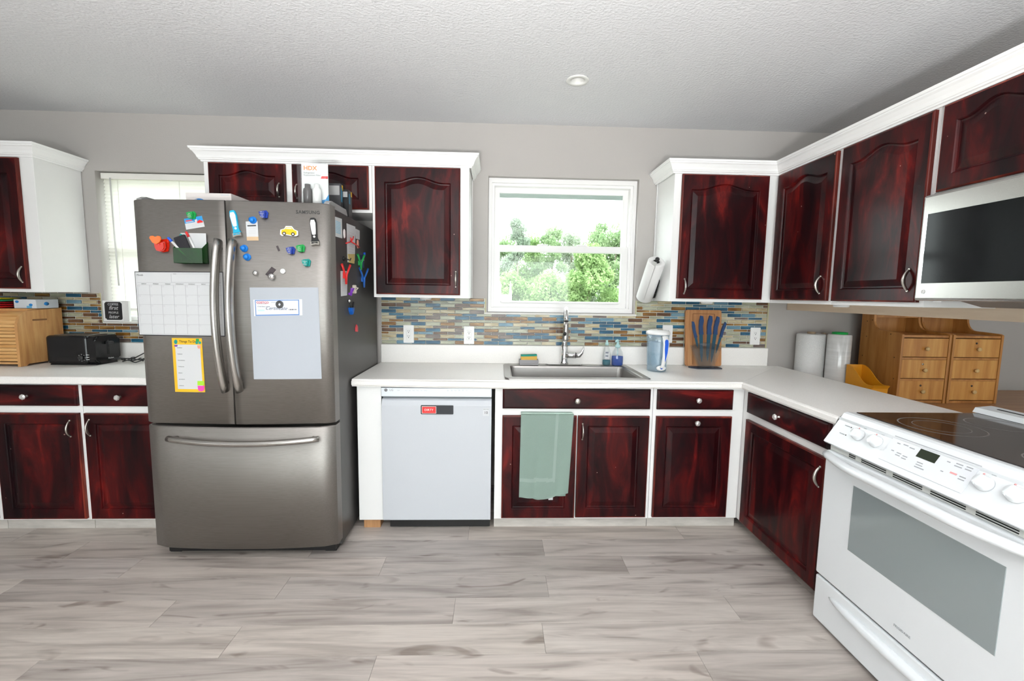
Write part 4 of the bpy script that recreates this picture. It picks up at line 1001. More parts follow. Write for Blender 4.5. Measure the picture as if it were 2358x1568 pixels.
# taxi magnet
c0 = fp(666, 533); sc = .0021
t = thing('taxi_magnet', 'yellow taxi shaped magnet on the right door', 'magnet', (c0.x, c0.y, c0.z - .025))
f = lambda a, b_, q: Vector((c0.x + a * sc, c0.y - .0005 - q, c0.z + b_ * sc))
car = [(-18, -6), (-17, 3), (-9, 5), (-6, 10), (6, 10), (11, 4), (18, 1), (18, -7), (14, -9), (7, -9), (-6, -7), (-14, -9)]
bk = obj('white_outline', prism(B(), [(a * 1.08, b_ * 1.15) for a, b_ in car], f, 0, .003), mWhiteP, t)
obj('car_body', prism(B(), [(a * .92, b_ * .9) for a, b_ in car], f, .0031, .0042), M('taxi_yellow', (.85, .52, .01), .4), t)
obj('window', prism(B(), [(-7, 5), (-4.5, 8), (4.5, 8), (8, 4.6)], f, .0043, .0047), M('taxi_window', (.85, .78, .5), .4), t)
for u_, vv in ((-10, -5), (9, -6)):
    wh = obj('wheel', lathe(B(), [(.0085, 0), (.0085, .0012), (.005, .0012), (0, .0012)], 16, f(u_, vv, .0043), (0, -1, 0)), mBlack, t); obj('hub', lathe(B(), [(.0045, 0), (.0045, .0008), (0, .0008)], 12, f(u_, vv, .0056), (0, -1, 0)), mWhiteP, wh)
# small magnets
def flatmag(pts_, label, mt=None):
    solo('magnet_strip', prism(B(), [(fp(*q).x, fp(*q).z) for q in pts_], lambda a, b_, s: Vector((a, yF(a) - E0 - s, b_)), 0, .0015), mt or M('brown_magnet', (.06, .045, .05), .6), label, 'magnet')
flatmag([(636, 567), (640, 565.5), (645, 577), (641, 578.5)], 'small dark magnet strip near the navy slogan magnet'); flatmag([(626, 614), (636, 621), (621, 638), (611, 632)], 'dark flat magnet square behind the silver knob magnet')
round_mag('ball_magnet', 590, 629, [(.006, 0), (.0105, .004), (.012, .008), (.0105, .013), (.006, .016), (0, .0165)], mChrome, 'small silver ball magnet on the right door')
round_mag('knob_magnet', 628, 637, [(.006, 0), (.007, .004), (.0135, .008), (.0155, .013), (.0145, .018), (.008, .022), (0, .0225)], mChrome, 'silver crystal knob magnet over the dark square', base=.0022, n=10)
round_mag('disc_magnet', 652, 624.5, [(.0115, 0), (.012, .002), (.0115, .006), (.010, .007), (0, .007)], mWhiteP, 'small round white disc magnet above the white sheet')
# red and orange clip
p = fp(376, 562); t = thing('bag_clip', 'red and orange magnetic clip on the left door', 'clip', (p.x, p.y, p.z - .035))
mOrC = clear('clear_orange', (.95, .22, .02), .06, .1, .75, (.95, .20, .01)); mRdC = clear('clear_red', (.9, .03, .02), .06, .1, .75, (.80, .03, .01))
f = lambda a, b_, q: Vector((p.x + a * .0021, p.y - .003 - q, p.z + b_ * .0021))
obj('back_jaw', prism(B(), [(-13, 8), (-9, 11), (0, 9), (9, 11), (14, 9), (15, -4), (12, -16), (0, -18), (-9, -15), (-12, 0)], f, .0005, .006, bev=.001), mRdC, t)
obj('front_jaw', prism(B(), [(-12, 0), (0, 4), (11, 4), (12, -8), (8, -15), (0, -17), (-8, -15), (-11, -8)], f, .012, .024, bev=.004), mRdC, t)
obj('heart_flap', prism(B(), [(-18, 11), (-16, 15), (-10, 16), (-5, 13), (0, 16), (5, 15), (7, 10), (3, 2), (-4, -2), (-12, 1)], f, .026, .030, bev=.001), mOrC, t)
obj('spring_post', tube(B(), [f(0, -2, .006), f(0, -2, .026)], .005, 8), mRdC, t)
# green magnetic cup with pens
cu0, cu1 = fp(410, 570), fp(484, 608); cx0, cx1, cz0, cz1 = cu0.x + .012, cu1.x - .004, cu1.z, fp(440, 573).z
yb = yF(cx1) - .001; yb0 = min(yF(cx0), yF(cx1)) - .001
t = thing('magnetic_cup', 'clear green magnetic pen cup on the left refrigerator door', 'cup', ((cx0 + cx1) / 2, yb0, cz0))
mCup = clear('clear_green_plastic', (.04, .30, .05), .05, .05, .25, (.004, .12, .012))
D_ = .045
obj('back_wall', bx(B(), cx0, cx1, yb0 - .003, yb0, cz0, cz1 + .030, .001), mCup, t)
obj('front_wall', bx(B(), cx0, cx1, yb0 - D_, yb0 - D_ + .0025, cz0, cz1, .0008), mCup, t); obj('base', bx(B(), cx0, cx1, yb0 - D_ + .0026, yb0 - .0031, cz0, cz0 + .0025), mCup, t)
for xx in (cx0, cx1 - .0025):
    bm = B(); prism(bm, [(yb0 - .0032, cz0), (yb0 - .0032, cz1 + .028), (yb0 - D_ + .0026, cz1), (yb0 - D_ + .0026, cz0)], lambda a, b_, q: Vector((q, a, b_)), xx, xx + .0025); obj('side_wall', bm, mCup, t)
def pen(x0, x1, dz, y0, r, mt, mcap, label, ztop):
    a = Vector((x0, y0, cz0 + .006)); b_ = Vector((x1, y0 - .004, ztop)); d = b_ - a
    t = thing('marker_pen', label, 'marker', tuple(a)); obj('barrel', tube(B(), [a, a + d * .82], r, 10), mt, t); obj('cap', tube(B(), [a + d * .822, a + d * .97, b_], [r * 1.06, r * 1.06, r * .7], 10), mcap, t)
zt_ = cz1
pen(cx0 + .075, cx0 - .022, 0, yb0 - .036, .0055, mWhiteP, mBlue, 'white marker with blue tip leaning out of the green cup', zt_ + .045); pen(cx0 + .085, cx0 + .004, 0, yb0 - .0185, .0085, M('lime_plastic', (.45, .85, .02), .35), M('lime_plastic', ()), 'lime green highlighter in the green cup', zt_ + .048)
pen(cx0 + .095, cx0 + .022, 0, yb0 - .018, .006, mWhiteP, mTeal, 'white marker with teal cap in the green cup', zt_ + .062); pen(cx0 + .10, cx0 + .042, 0, yb0 - .0105, .005, mWhiteP, mRed, 'white marker with red cap in the green cup', zt_ + .075)
bm = bx(B(), -.026, .026, -.007, .007, 0, .105, .005, 2); bmesh.ops.rotate(bm, verts=bm.verts, matrix=Matrix.Rotation(-.35, 3, 'Y')); bmesh.ops.translate(bm, verts=bm.verts, vec=(cx0 + .060, yb0 - .034, cz0 + .022)); solo('whiteboard_eraser', bm, M('black_felt', (.02, .019, .024), .85), 'black felt eraser standing in the green cup', 'eraser')
bm = bx(B(), cx0 + .012, cx0 + .125, yb0 - .0062, yb0 - .0052, cz0 + .006, cz1 + .070); solo('note_cards', bm, mPaper, 'white note cards at the back of the green cup', 'paper')
# ------------------------------------------------------------------ things on the refrigerator side
SXP = FX1 - .005
def sp(u, v, off=.0006): return PX(u, v, 'x', SXP + off)
def side_poly(pts_, o0, o1, bev=0): return prism(B(), [(sp(*q).y, sp(*q).z) for q in pts_], lambda a, b_, s: Vector((SXP + s, a, b_)), o0, o1, bev=bev)
def lines_on(t, pts_, n, off, mt):
    A = [sp(*q) for q in pts_]
    for k in range(n):
        b_ = .2 + .65 * k / n
        y0_ = A[0].y + (A[1].y - A[0].y) * .15; y1_ = A[0].y + (A[1].y - A[0].y) * .8
        z_ = A[0].z * (1 - b_) + A[3].z * b_; obj('print_line', bx(B(), SXP + off, SXP + off + .0003, min(y0_, y1_), max(y0_, y1_), z_ - .0018, z_ + .0018), mt, t)
def side_paper(pts_, label, n=5, mt=None, ink=None, name='paper_note', cat='paper'):
    A = [sp(*q) for q in pts_]; t = thing(name, label, cat, (SXP, sum(a.y for a in A) / 4, min(a.z for a in A))); obj('sheet', side_poly(pts_, .0006, .0012), mt or mPaper, t); lines_on(t, pts_, n, .0013, ink or M('pale_print', ())); return t
side_paper([(769, 498), (787, 504), (788, 549), (771, 544)], 'printed paper note near the front of the refrigerator side', 8, None, M('cyan_ink', (.25, .55, .70), .7))
side_paper([(817, 526), (828, 531), (828, 552), (819, 549)], 'small white printed note behind the clipped papers', 5)
tb = side_paper([(798, 514), (818, 522), (817, 600), (800, 604)], 'stack of coupons in a clipboard on the refrigerator side', 9, None, None, 'clipboard', 'clipboard')
obj('board', side_poly([(797, 512), (819, 521), (819, 606), (799, 608)], .0, .0006), mBlack, tb); obj('coupon', side_poly([(800, 585), (815, 585), (814, 607), (803, 605)], .0016, .006), M('mustard_paper', (.55, .42, .16), .7), tb)
def clip2(u, v, L, mt, label, spread=.35, name='clothespin'):
    p = sp(u, v, .002); t = thing(name, label, 'clip', (p.x, p.y, p.z - L * .5), 'clothespin magnets on the refrigerator side')
    for s in (-1, 1):
        top = p + Vector((.014 + .01 * s, s * L * spread, L * .5)); mid = p + Vector((.013 + .003 * s, s * .003, -.0)); bot = p + Vector((.013, s * .0045, -L * .5))
        obj('jaw', tube(B(), [bot, mid, (mid + top) / 2, top], [.005, .006, .0075, .0085], 10, flat=.7), mt, t)
    obj('magnet', bx(B(), SXP + .0008, SXP + .010, p.y - .008, p.y + .008, p.z - L * .2, p.z + L * .12), mt, t)
clip2(791, 632, .10, mRed, 'red clothespin magnet holding a receipt'); clip2(826, 604, .085, mGreen, 'green clothespin magnet on the refrigerator side')
clip2(833, 640, .11, M('royal_blue_plastic', (.01, .12, .50), .3), 'large blue clothespin magnet on the refrigerator side', .45)
side_paper([(784, 624), (800, 624), (799, 680), (785, 682)], 'long store receipt hanging from the red clothespin', 9, None, None, 'store_receipt')
p = sp(812, 668); t = thing('binder_clip', 'cream plastic clip magnet on the refrigerator side', 'clip', tuple(p)); obj('jaw', bx(B(), SXP + .001, SXP + .02, p.y - .012, p.y + .012, p.z - .018, p.z + .028, .004), M('cream_plastic', (.75, .68, .58), .4), t); obj('lever', tube(B(), [p + Vector((.02, -.004, 0)), p + Vector((.034, -.012, .012)), p + Vector((.022, -.014, .014))], .003, 8), M('cream_plastic', ()), t)
p = sp(803, 673); t = thing('chip_clip', 'small purple clip magnet beside the receipt', 'clip', tuple(p))
for s in (-1, 1): obj('jaw', tube(B(), [p + Vector((.012, 0, -.018)), p + Vector((.014, s * .006, 0)), p + Vector((.022, s * .02, .022))], [.004, .005, .004], 8), M('purple_plastic', (.22, .04, .50), .35), t)
obj('magnet', bx(B(), SXP + .001, SXP + .014, p.y - .006, p.y + .006, p.z - .014, p.z - .002), M('purple_plastic', ()), t)
solo('ball_magnet', lathe(B(), [(.006, 0), (.0105, .005), (.0105, .010), (.006, .0145), (0, .015)], 16, sp(801, 693), (1, 0, 0)), mChrome, 'small silver ball magnet on the refrigerator side', 'magnet')
p = sp(805, 715); t = thing('clamp_magnet', 'blue plastic clamp with black handles on the refrigerator side', 'clamp', (p.x, p.y, p.z - .02))
obj('jaw', prism(B(), [(-.022, .016), (.022, .016), (.018, .0), (0, -.022), (-.016, -.004)], lambda a, b_, q: Vector((SXP + q, p.y + a, p.z + b_)), .001, .022, bev=.003), M('royal_blue_plastic', ()), t)
for s in (-1, 1): obj('handle', tube(B(), [p + Vector((.012, s * .016, .012)), p + Vector((.014, s * .026, .045))], [.004, .0055], 8), mBlack, t)
p = sp(820, 757); solo('house_magnet', prism(B(), [(-.016, -.014), (.016, -.018), (.017, .012), (.004, .016), (-.002, .024), (-.006, .016), (-.016, .010)], lambda a, b_, q: Vector((SXP + q, p.y + a, p.z + b_)), .0008, .007, bev=.001), M('coral_red_plastic', (.70, .06, .08), .4), 'red slogan magnet low on the refrigerator side', 'magnet')
p = sp(793, 596); t = thing('wall_hook', 'black magnetic hook on the refrigerator side', 'hook', (p.x, p.y, p.z - .01)); obj('base', lathe(B(), [(.013, 0), (.013, .006), (.008, .008)], 16, p + Vector((0, -.012, 0)), (1, 0, 0)), mBlack, t); obj('hook', tube(B(), [p + Vector((.006, -.012, 0)), p + Vector((.022, -.010, -.004)), p + Vector((.024, .018, -.006)), p + Vector((.024, .030, .006))], .0028, 8), mBlack, t)
# pair of sunglasses-like loop and red ribbon around the clipboard, oval magnets
p = sp(792, 538); solo('oval_magnet', lathe(B(), [(.012, 0), (.0125, .003), (.010, .006), (0, .006)], 16, p, (1, 0, 0), sy=1.9), M('pale_pink_plastic', (.78, .70, .70), .4), 'pale oval magnet left of the red ribbon', 'magnet')
p = sp(823, 562); solo('oval_magnet', lathe(B(), [(.013, 0), (.0135, .003), (.011, .006), (0, .006)], 16, p, (1, 0, 0), sy=1.9), M('salmon_plastic', (.75, .33, .26), .4), 'salmon oval magnet right of the red ribbon', 'magnet')
a = [sp(*q, .012) for q in ((797, 560), (808, 556), (828, 570), (808, 556), (807, 547), (808, 556), (814, 545))]
t = thing('red_ribbon', 'red twist ribbon tied across the clipboard papers', 'ribbon', tuple(a[1]))
for i, j in ((0, 1), (1, 2), (3, 4), (5, 6)): obj('strand', tube(B(), [a[i], (a[i] + a[j]) / 2 + Vector((.003, 0, 0)), a[j]], .0035, 8), mRed, t)
t = thing('key_strap', 'navy strap key ring hanging on the refrigerator side', 'key ring', tuple(sp(834, 600)))
obj('strap', side_poly([(829, 587), (834, 586), (837, 592), (837, 617), (831, 616)], .001, .004), M('navy_cloth', (.03, .05, .12), .7), t); obj('strap_edge', side_poly([(830, 598), (837, 598), (837, 600), (830, 600)], .0042, .005), mPaper, t); obj('magnet', lathe(B(), [(.011, 0), (.010, .009), (0, .010)], 14, sp(838, 585), (1, 0, 0)), mBlue, t)
# ------------------------------------------------------------------ on top of the refrigerator
ZF = 1.7385
t = thing('paper_goods_box', 'white cardboard box with blue oval logo on the refrigerator', 'box', (-.80, -.62, ZF))
p0, p1 = PX(427, 443, 'y', -.76), PX(532, 446, 'y', -.76); zt_ = (p0.z + p1.z) / 2
mBox = M('white_card_box', (.72, .67, .65), .6)
obj('carton', bx(B(), p0.x, p1.x, -.76, -.48, ZF + .001, zt_, .0015), mBox, t)
q = PX(459, 466, 'y', -.7605); lg = obj('logo', lathe(B(), [(.030, 0), (.030, .0006), (0, .0006)], 28, (q.x, -.7602, q.z), (0, -1, 0), sy=.62), M('logo_blue', (.01, .22, .60), .5), t)
lg.data.transform(Matrix.Identity(4)); text('lettering', 'Great\nValue', .019, (q.x, -.7612, q.z - .002), X, Z, mPaper, lg)
obj('label', bx(B(), *(lambda a, b_: (a.x, b_.x, -.7606, -.7600, b_.z, a.z))(PX(508, 447, 'y', -.76), PX(527, 451, 'y', -.76))), mPaper, t)
# water filter pack
hA, hB = PX(686, 373, 'y', -.78), PX(756, 470, 'y', -.78)
hx0, hx1, hz0, hz1 = hA.x, hB.x, ZF + .0015, hA.z
t = thing('water_filter_pack', 'blister pack with refrigerator replacement filter on the refrigerator top', 'package', ((hx0 + hx1) / 2, -.77, hz0))
cdn = obj('card', bx(B(), hx0 + .006, hx1 - .006, -.757, -.754, hz0, hz1), M('pack_card', (.78, .79, .78), .5), t)
obj('blister', bx(B(), hx0, hx1, -.802, -.7582, hz0, hz1 - .006, .006, 2), clear('blister_plastic', (.97, .98, .98), .05, .05), t)
hw = hx1 - hx0; yk = -.7576
text('brand_lettering', 'HDX', .028, (hx0 + .016, yk, hz1 - .022), X, Z, mOr, cdn, 'LEFT', sx=1.05, bold=.02); text('title_lettering', 'Refrigerator\nReplacement Filter', .0108, (hx0 + .016, yk, hz1 - .049), X, Z, mInk, cdn, 'LEFT')
obj('red_flash', prism(B(), [(.74, .058), (.95, .058), (.95, .070), (.70, .070)], lambda a, b_, q_: Vector((hx0 + hw * a, q_, hz1 - b_)), -.7575, -.7572), mRed, cdn)
for fx_, mt, nm in ((.30, M('smoke_plastic', (.09, .085, .085), .25), 'dark_filter'), (.62, mWhiteP, 'white_filter')):
    obj(nm, lathe(B(), [(.021, 0), (.021, .075), (.019, .090), (.013, .095), (.013, .112), (.0, .112)], 20, (hx0 + hw * fx_, -.779, hz0 + .004)), mt, t)
obj('wave_print', prism(B(), [(.03, 0), (.97, 0), (.97, .075), (.85, .050), (.7, .045), (.55, .036), (.4, .030), (.2, .034), (.03, .024)], lambda a, b_, q_: Vector((hx0 + hw * a, q_, hz0 + b_ + .001)), -.7575, -.7572), M('wave_blue', (.03, .28, .60), .4), cdn)
for kx, y0_, y1_, hh, mt, lab in ((-.226, -.592, -.552, .135, M('dark_grey_card', (.05, .05, .055), .5), 'dark grey packaged box behind the filter pack'), (-.200, -.545, -.485, .115, mBlack, 'black packaged box with yellow corner behind the filter pack')):
    t = thing('packaged_box', lab, 'box', (kx, y0_, ZF)); obj('carton', bx(B(), kx - .045, kx + .023, y0_, y1_, ZF + .001, ZF + .034 + hh, .002), mt, t)
    obj('front_label', bx(B(), kx - .035, kx + .018, y0_ - .0008, y0_ - .0001, ZF + .085 + .034 - .01, ZF + .034 + hh - .012), M('label_grey', (.38, .38, .38), .5), t)
    obj('side_label', bx(B(), kx + .0232, kx + .0238, y0_ + .006, y0_ + .028, ZF + .075, ZF + .034 + hh - .02), M('label_teal', (.05, .22, .34), .5), t)
    obj('corner_label', bx(B(), kx + .0232, kx + .0238, y1_ - .018, y1_ - .002, ZF + .034 + hh - .03, ZF + .034 + hh - .004), mYel, t)
# ------------------------------------------------------------------ things on the sink worktop
SD = CT + .0055                               # top of the sink deck
x = PX(1217, 836, 'y', -.085).x
t = thing('sponge_holder', 'grey sponge holder on the sink deck', 'holder', (x, -.088, SD)); mCon = M('concrete_grey', (.42, .41, .42), .8)
bm = B(); x0, x1 = x - .063, x + .063
obj('base', bx(B(), x0, x1, -.118, -.058, SD, SD + .010, .003, 2), mCon, t)
for a in ((x0, x1, -.118, -.113), (x0, x1, -.063, -.058)): obj('rim', bx(B(), a[0], a[1], a[2], a[3], SD + .0102, SD + .036, .002), mCon, t)
for a in ((x0, x0 + .005), (x1 - .005, x1)): obj('rim', bx(B(), a[0], a[1], -.1128, -.0632, SD + .0102, SD + .036, .002), mCon, t)
t = thing('kitchen_sponge', 'yellow and green scrub sponge in the grey holder', 'sponge', (x, -.088, SD + .011))
def warp(bm):
    for v in bm.verts: v.co.z += .09 * ((v.co.x - x) ** 2) * 22 * .06 + (v.co.x - x) * .03
    return bm
def slab3(x0, x1, y0, y1, z0, z1, n=8):
    bm = B(); bx(bm, x0, x1, y0, y1, z0, z1); bmesh.ops.subdivide_edges(bm, edges=[e for e in bm.edges if abs(e.verts[0].co.x - e.verts[1].co.x) > .01], cuts=n); return bm
obj('foam', warp(slab3(x - .052, x + .054, -.110, -.066, SD + .014, SD + .058)), M('yellow_foam', (.78, .47, .10), .9, bump=.4, bscale=300), t)
obj('scour_pad', warp(slab3(x - .052, x + .054, -.110, -.066, SD + .0585, SD + .068)), M('green_scour_pad', (.03, .33, .25), .95, bump=.5, bscale=500), t)
def bottle(label, u, col, liquid, fill, prof, pump):
    x = PX(u, 838, 'y', -.085).x; o = (x, -.085, SD + .0005); t = thing('soap_bottle', label, 'bottle', o, 'soap bottles on the sink deck')
    obj('shell', lathe(B(), prof, 24, o, sy=.75), col, t)
    lp = [(max(r - .002, 0), h + .001) for r, h in prof if h < fill]; lp.append((lp[-1][0], fill)); lp.append((0, fill)); lp.insert(0, (0, lp[0][1]))
    obj('liquid', lathe(B(), lp, 24, o, sy=.73), liquid, t)
    zt_ = prof[-1][1]
    return t, x, zt_
mShell = clear('clear_bottle', (.93, .95, .95), .07, .04, .06)
t, x, zt_ = bottle('slim clear soap bottle with teal soap left', 1396, mShell, clear('teal_soap', (.01, .35, .42), .05, .05, .6, (.0, .20, .28)), .036, [(.024, 0), (.0275, .006), (.028, .04), (.027, .075), (.021, .11), (.0125, .128), (.011, .136)], 0)
obj('cap', lathe(B(), [(.012, 0), (.012, .012), (.0075, .020), (.0065, .034), (0, .035)], 16, (x, -.085, SD + zt_)), M('mint_cap', (.45, .68, .68), .35), t)
bm = B(); prism(bm, rrect(x - .017, x + .015, SD + .042, SD + .098, .008, 4), lambda a, b_, q: Vector((a, -.085 - math.sqrt(max(.0001, .0285 ** 2 - (a - x) ** 2)) * .75 - q, b_)), .0006, .0011); lb = obj('label', bm, mPaper, t)
for zz_ in (.088, .066): obj('print_line', bx(B(), x - .013, x + .006, -.1085, -.1080, SD + zz_ - .003, SD + zz_ + .003), M('slate_ink', ()), lb)
t, x, zt_ = bottle('pump bottle of blue foaming hand soap', 1421, mShell, clear('blue_soap', (.0, .16, .75), .05, .05, .65, (.0, .10, .55)), .062, [(.034, 0), (.0385, .006), (.0395, .055), (.033, .09), (.021, .112), (.014, .12)], 1)
obj('collar', lathe(B(), [(.0145, 0), (.0175, .004), (.0175, .016), (.010, .022), (.008, .040), (0, .0405)], 18, (x, -.085, SD + zt_)), M('mint_cap', ()), t); obj('nozzle', tube(B(), [(x + .004, -.085, SD + zt_ + .046), (x - .006, -.090, SD + zt_ + .050), (x - .022, -.112, SD + zt_ + .044)], [.008, .008, .005], 10), M('mint_cap', ()), t); obj('dip_tube', tube(B(), [(x, -.085, SD + .064), (x, -.085, SD + zt_)], .004, 8), M('mint_cap', ()), t)
# water pitcher
pz = CT + .001; pc = PX(1506, 851, 'z', CT); px_, py_ = pc.x, -.255
mPit = clear('pale_blue_plastic', (.91, .96, .99), .08, .05, .16, (.66, .81, .93))
t = thing('water_pitcher', 'pale blue water filter pitcher with white handle', 'pitcher', (px_, py_, pz))
obj('jug', lathe(B(), [(.0, 0), (.054, 0), (.058, .004), (.060, .05), (.066, .19), (.070, .232), (.067, .232), (.063, .19), (.057, .05), (.055, .006), (0, .005)], 36, (px_, py_, pz), sy=1.15), mPit, t)
obj('water', lathe(B(), [(0, .0065), (.053, .0065), (.055, .05), (.058, .118), (0, .118)], 32, (px_, py_, pz), sy=1.13), clear('pitcher_water', (.88, .955, .985), .04, .02, .06, (.6, .8, .95)), t)
obj('filter', lathe(B(), [(.022, .02), (.030, .05), (.036, .10), (.036, .105), (.050, .12), (.052, .175), (.056, .18), (.056, .185), (0, .185)], 28, (px_ - .004, py_, pz)), clear('milky_filter', (.85, .92, .96), .06, .1, .5, (.72, .82, .90)), t)
ld = obj('lid', lathe(B(), [(.0715, .2325), (.073, .240), (.070, .252), (.050, .260), (0, .262)], 36, (px_, py_, pz), sy=1.15), mWhiteP, t)
obj('lid_slot', bx(B(), px_ - .008, px_ + .026, py_ - .016, py_ - .004, pz + .2595, pz + .2635, .001), mInk, ld)
hy = py_ - .0835
hp = [(px_ + .010, hy + .012, pz + .222), (px_ + .012, hy - .014, pz + .222), (px_ + .013, hy - .028, pz + .18), (px_ + .008, hy - .028, pz + .10), (px_ + .002, hy - .016, pz + .045), (px_, hy + .008, pz + .026)]
hn = obj('handle', tube(B(), hp, [.016, .0185, .0185, .015, .011, .011], 14, flat=.55), mWhiteP, t)
bm = B(); prism(bm, [(-.003, -.055), (.008, .0), (.012, .055), (.010, .075), (.004, .082), (-.005, .081), (-.009, .072), (-.009, .02)], lambda a, b_, q: Vector((px_ + .011 + a, hy - .030 - q - .0 * b_, pz + .128 + b_)), .004, .011, bev=.001); obj('blue_grip', bm, mBlue, hn)
obj('spigot', lathe(B(), [(.028, 0), (.030, .005), (.027, .010), (0, .012)], 24, (px_ + .001, hy + .012, pz + .028), (0, -1, 0), sy=.55), mWhiteP, t); obj('spigot_button', lathe(B(), [(.007, 0), (.006, .004), (0, .004)], 14, (px_ + .001, hy - .0005, pz + .028), (0, -1, 0)), mBlue, t)
# cutting board leaning on the splash
mBam = streak('bamboo_board', [(.3, (.36, .145, .048)), (.5, (.47, .215, .082)), (.7, (.56, .29, .125))], (55, 8, 3), .5, .1)
cA, cB = PX(1578, 840, 'y', -.075), PX(1661, 840, 'y', -.075); bxL, bxR = cA.x, cB.x; bh = .382
bm = B(); prism(bm, rrect(bxL, bxR, 0, bh, .014, 4), lambda a, b_, q: Vector((a, q, b_)), 0, -.016, bev=.002)
rot = Matrix.Rotation(-.115, 3, 'X'); bmesh.ops.rotate(bm, verts=bm.verts, matrix=rot); bmesh.ops.translate(bm, verts=bm.verts, vec=(0, -.062, CT + .0035))
cbd = solo('cutting_board', bm, mBam, 'upright bamboo cutting board behind the knives', 'cutting board')
def onb(a, b_, n): v = Vector((0, -.016 - n, b_)); v.rotate(rot); return Vector((a, v.y - .062, v.z + CT + .0035))
gr = .05; pts = [(bxL + gr, .01), (bxL + gr, bh - gr * .55), (bxR - gr, bh - gr * .55), (bxR - gr, .01)]
g_ = B(); 
for i in range(3): tube(g_, [onb(pts[i][0], pts[i][1], -.0012), onb(pts[i + 1][0], pts[i + 1][1], -.0012)], .0022, 6)
bmesh.ops.translate(g_, verts=g_.verts, vec=-wl(cbd)); WLs = wl(cbd)
go = obj('juice_groove', g_, M('board_groove', (.27, .105, .035), .7)); go.parent = cbd; WL[go.name] = WLs
# knife stand and five knives
ky = -.150; kA, kB = PX(1590, 842, 'y', ky).x, PX(1658, 845, 'y', ky).x; kc = (kA + kB) / 2
mAcr = clear('clear_acrylic', (.90, .93, .95), .07, .02, .0)
t = thing('knife_stand', 'clear acrylic knife stand in front of the cutting board', 'knife block', (kc, ky, CT + .0005))
obj('base', prism(B(), [(kA, ky + .034), (kB, ky + .034), (kB, ky - .030), (kA + .035, ky - .034), (kA, ky + .01)], lambda a, b_, q: Vector((a, b_, q)), CT + .0006, CT + .008, bev=.001), clear('smoky_base', (.30, .40, .52), .12, .05, .35, (.04, .07, .13)), t)
fan = [(-.045, .009), (.050, .009), (.098, .150), (.060, .166), (0, .174), (-.060, .166), (-.104, .150)]
for yy, nm in ((ky - .016, 'front_plate'), (ky + .014, 'back_plate')): obj(nm, prism(B(), fan, lambda a, b_, q: Vector((kc + a, q, CT + b_)), yy, yy + .003), mAcr, t)
mKn = M('blue_knife_handle', (.008, .045, .14), .35); mBl = M('dark_blue_blade', (.012, .075, .12), .3, .2)
def knife(xt, zt_, xb, zb_, xtip, ztip, w_, label):
    """handle top, bolster, blade tip in stand coordinates"""
    t = thing('kitchen_knife', label, 'knife', (kc + xtip, ky, CT + ztip), 'blue kitchen knives in the acrylic stand')
    a, b_, c = Vector((xt, zt_)), Vector((xb, zb_)), Vector((xtip, ztip)); d = (b_ - a).normalized(); s = Vector((-d.y, d.x))
    L = (b_ - a).length; hw = w_
    out = [a + s * hw * .55, a - s * hw * .45 - d * .004, a - s * hw * .8 + d * L * .25, a - s * hw * .9 + d * L * .6, a - s * hw * .75 + d * L, a + s * hw * .95 + d * L, a + s * hw * .70 + d * L * .82, a + s * hw * .55 + d * L * .55, a + s * hw * .85 + d * L * .25]
    f = lambda p, q, r: Vector((kc + p, r, CT + q))
    obj('handle', prism(B(), [tuple(v) for v in out], f, ky - .0075, ky + .0075, bev=.003), mKn, t)
    bw = hw * .9; d2 = (c - b_).normalized(); s2 = Vector((-d2.y, d2.x)); m_ = b_ + (c - b_) * .7
    bl = [b_ + s2 * bw * .9, b_ - s2 * bw * .75, m_ - s2 * bw * .7, c - s2 * .001, c + s2 * .001, m_ + s2 * bw * .55]
    obj('blade', prism(B(), [tuple(v) for v in bl], f, ky - .0012, ky + .0012), mBl, t)
kz = lambda u, v: (PX(u, v, 'y', ky).x - kc, PX(u, v, 'y', ky).z - CT)
for (u0, v0, u1, v1, u2, v2, w_, lab) in ((1595, 741, 1602, 777, 1607, 801, .011, 'small paring knife leaning outward beside the slicing knife'), (1615, 728, 1614, 770, 1616, 833, .0165, 'slicing knife between the paring knife and chef knife'), (1636, 728, 1632, 770, 1629, 831, .0175, 'wide chef knife in the middle of the stand'), (1653, 730, 1646, 770, 1638, 834, .0165, 'bread knife right of the chef knife'), (1670, 743, 1659, 776, 1648, 814, .011, 'small utility knife leaning past the cutting board')):
    knife(*kz(u0, v0), *kz(u1, v1), *kz(u2, v2), w_, lab)
# paper towel roll on the cabinet side
hx_ = 1.683; A = Vector((1.622, -.245, 1.578)); Bv = Vector((1.622, -.125, 1.315)); d = (A - Bv)
lo, hi = PX(1483, 686, 'x', 1.622), PX(1512, 602, 'x', 1.622)
d = hi - lo; L = d.length; dn = d.normalized()
t = thing('paper_towel_roll', 'white paper towel roll tilted on the cabinet side', 'paper towel', tuple(lo))
obj('roll', lathe(B(), [(.020, 0), (.050, 0), (.0535, .004), (.0535, L - .004), (.050, L), (.020, L), (.020, 0)], 40, lo, dn), M('white_tissue', (.80, .79, .78), .9, bump=.3, bscale=400), t)
obj('core_hole', lathe(B(), [(.0, .002), (.0195, .002), (.0195, L - .001), (.012, L - .002), (0, L - .002)], 24, lo, dn), mDark, t)
u_, v_ = frame_axes(dn)
bm = B(); e1 = lo + Vector((-.035, -.040, 0)) * 1.0; pr = [Vector((-.0380, -.0384, 0)), Vector((-.030, -.050, -.004)), Vector((-.019, -.060, -.012))]
rows = [[bm.verts.new(lo + q + dn * (L * s)) for q in pr] for s in (.0, .25, .5, .75, 1.0)]
for a, b_ in zip(rows, rows[1:]):
    for k in range(2): bm.faces.new((a[k], a[k + 1], b_[k + 1], b_[k]))
bmesh.ops.solidify(bm, geom=bm.faces[:], thickness=.0006); obj('loose_sheet', bm, M('white_tissue', ()), t)
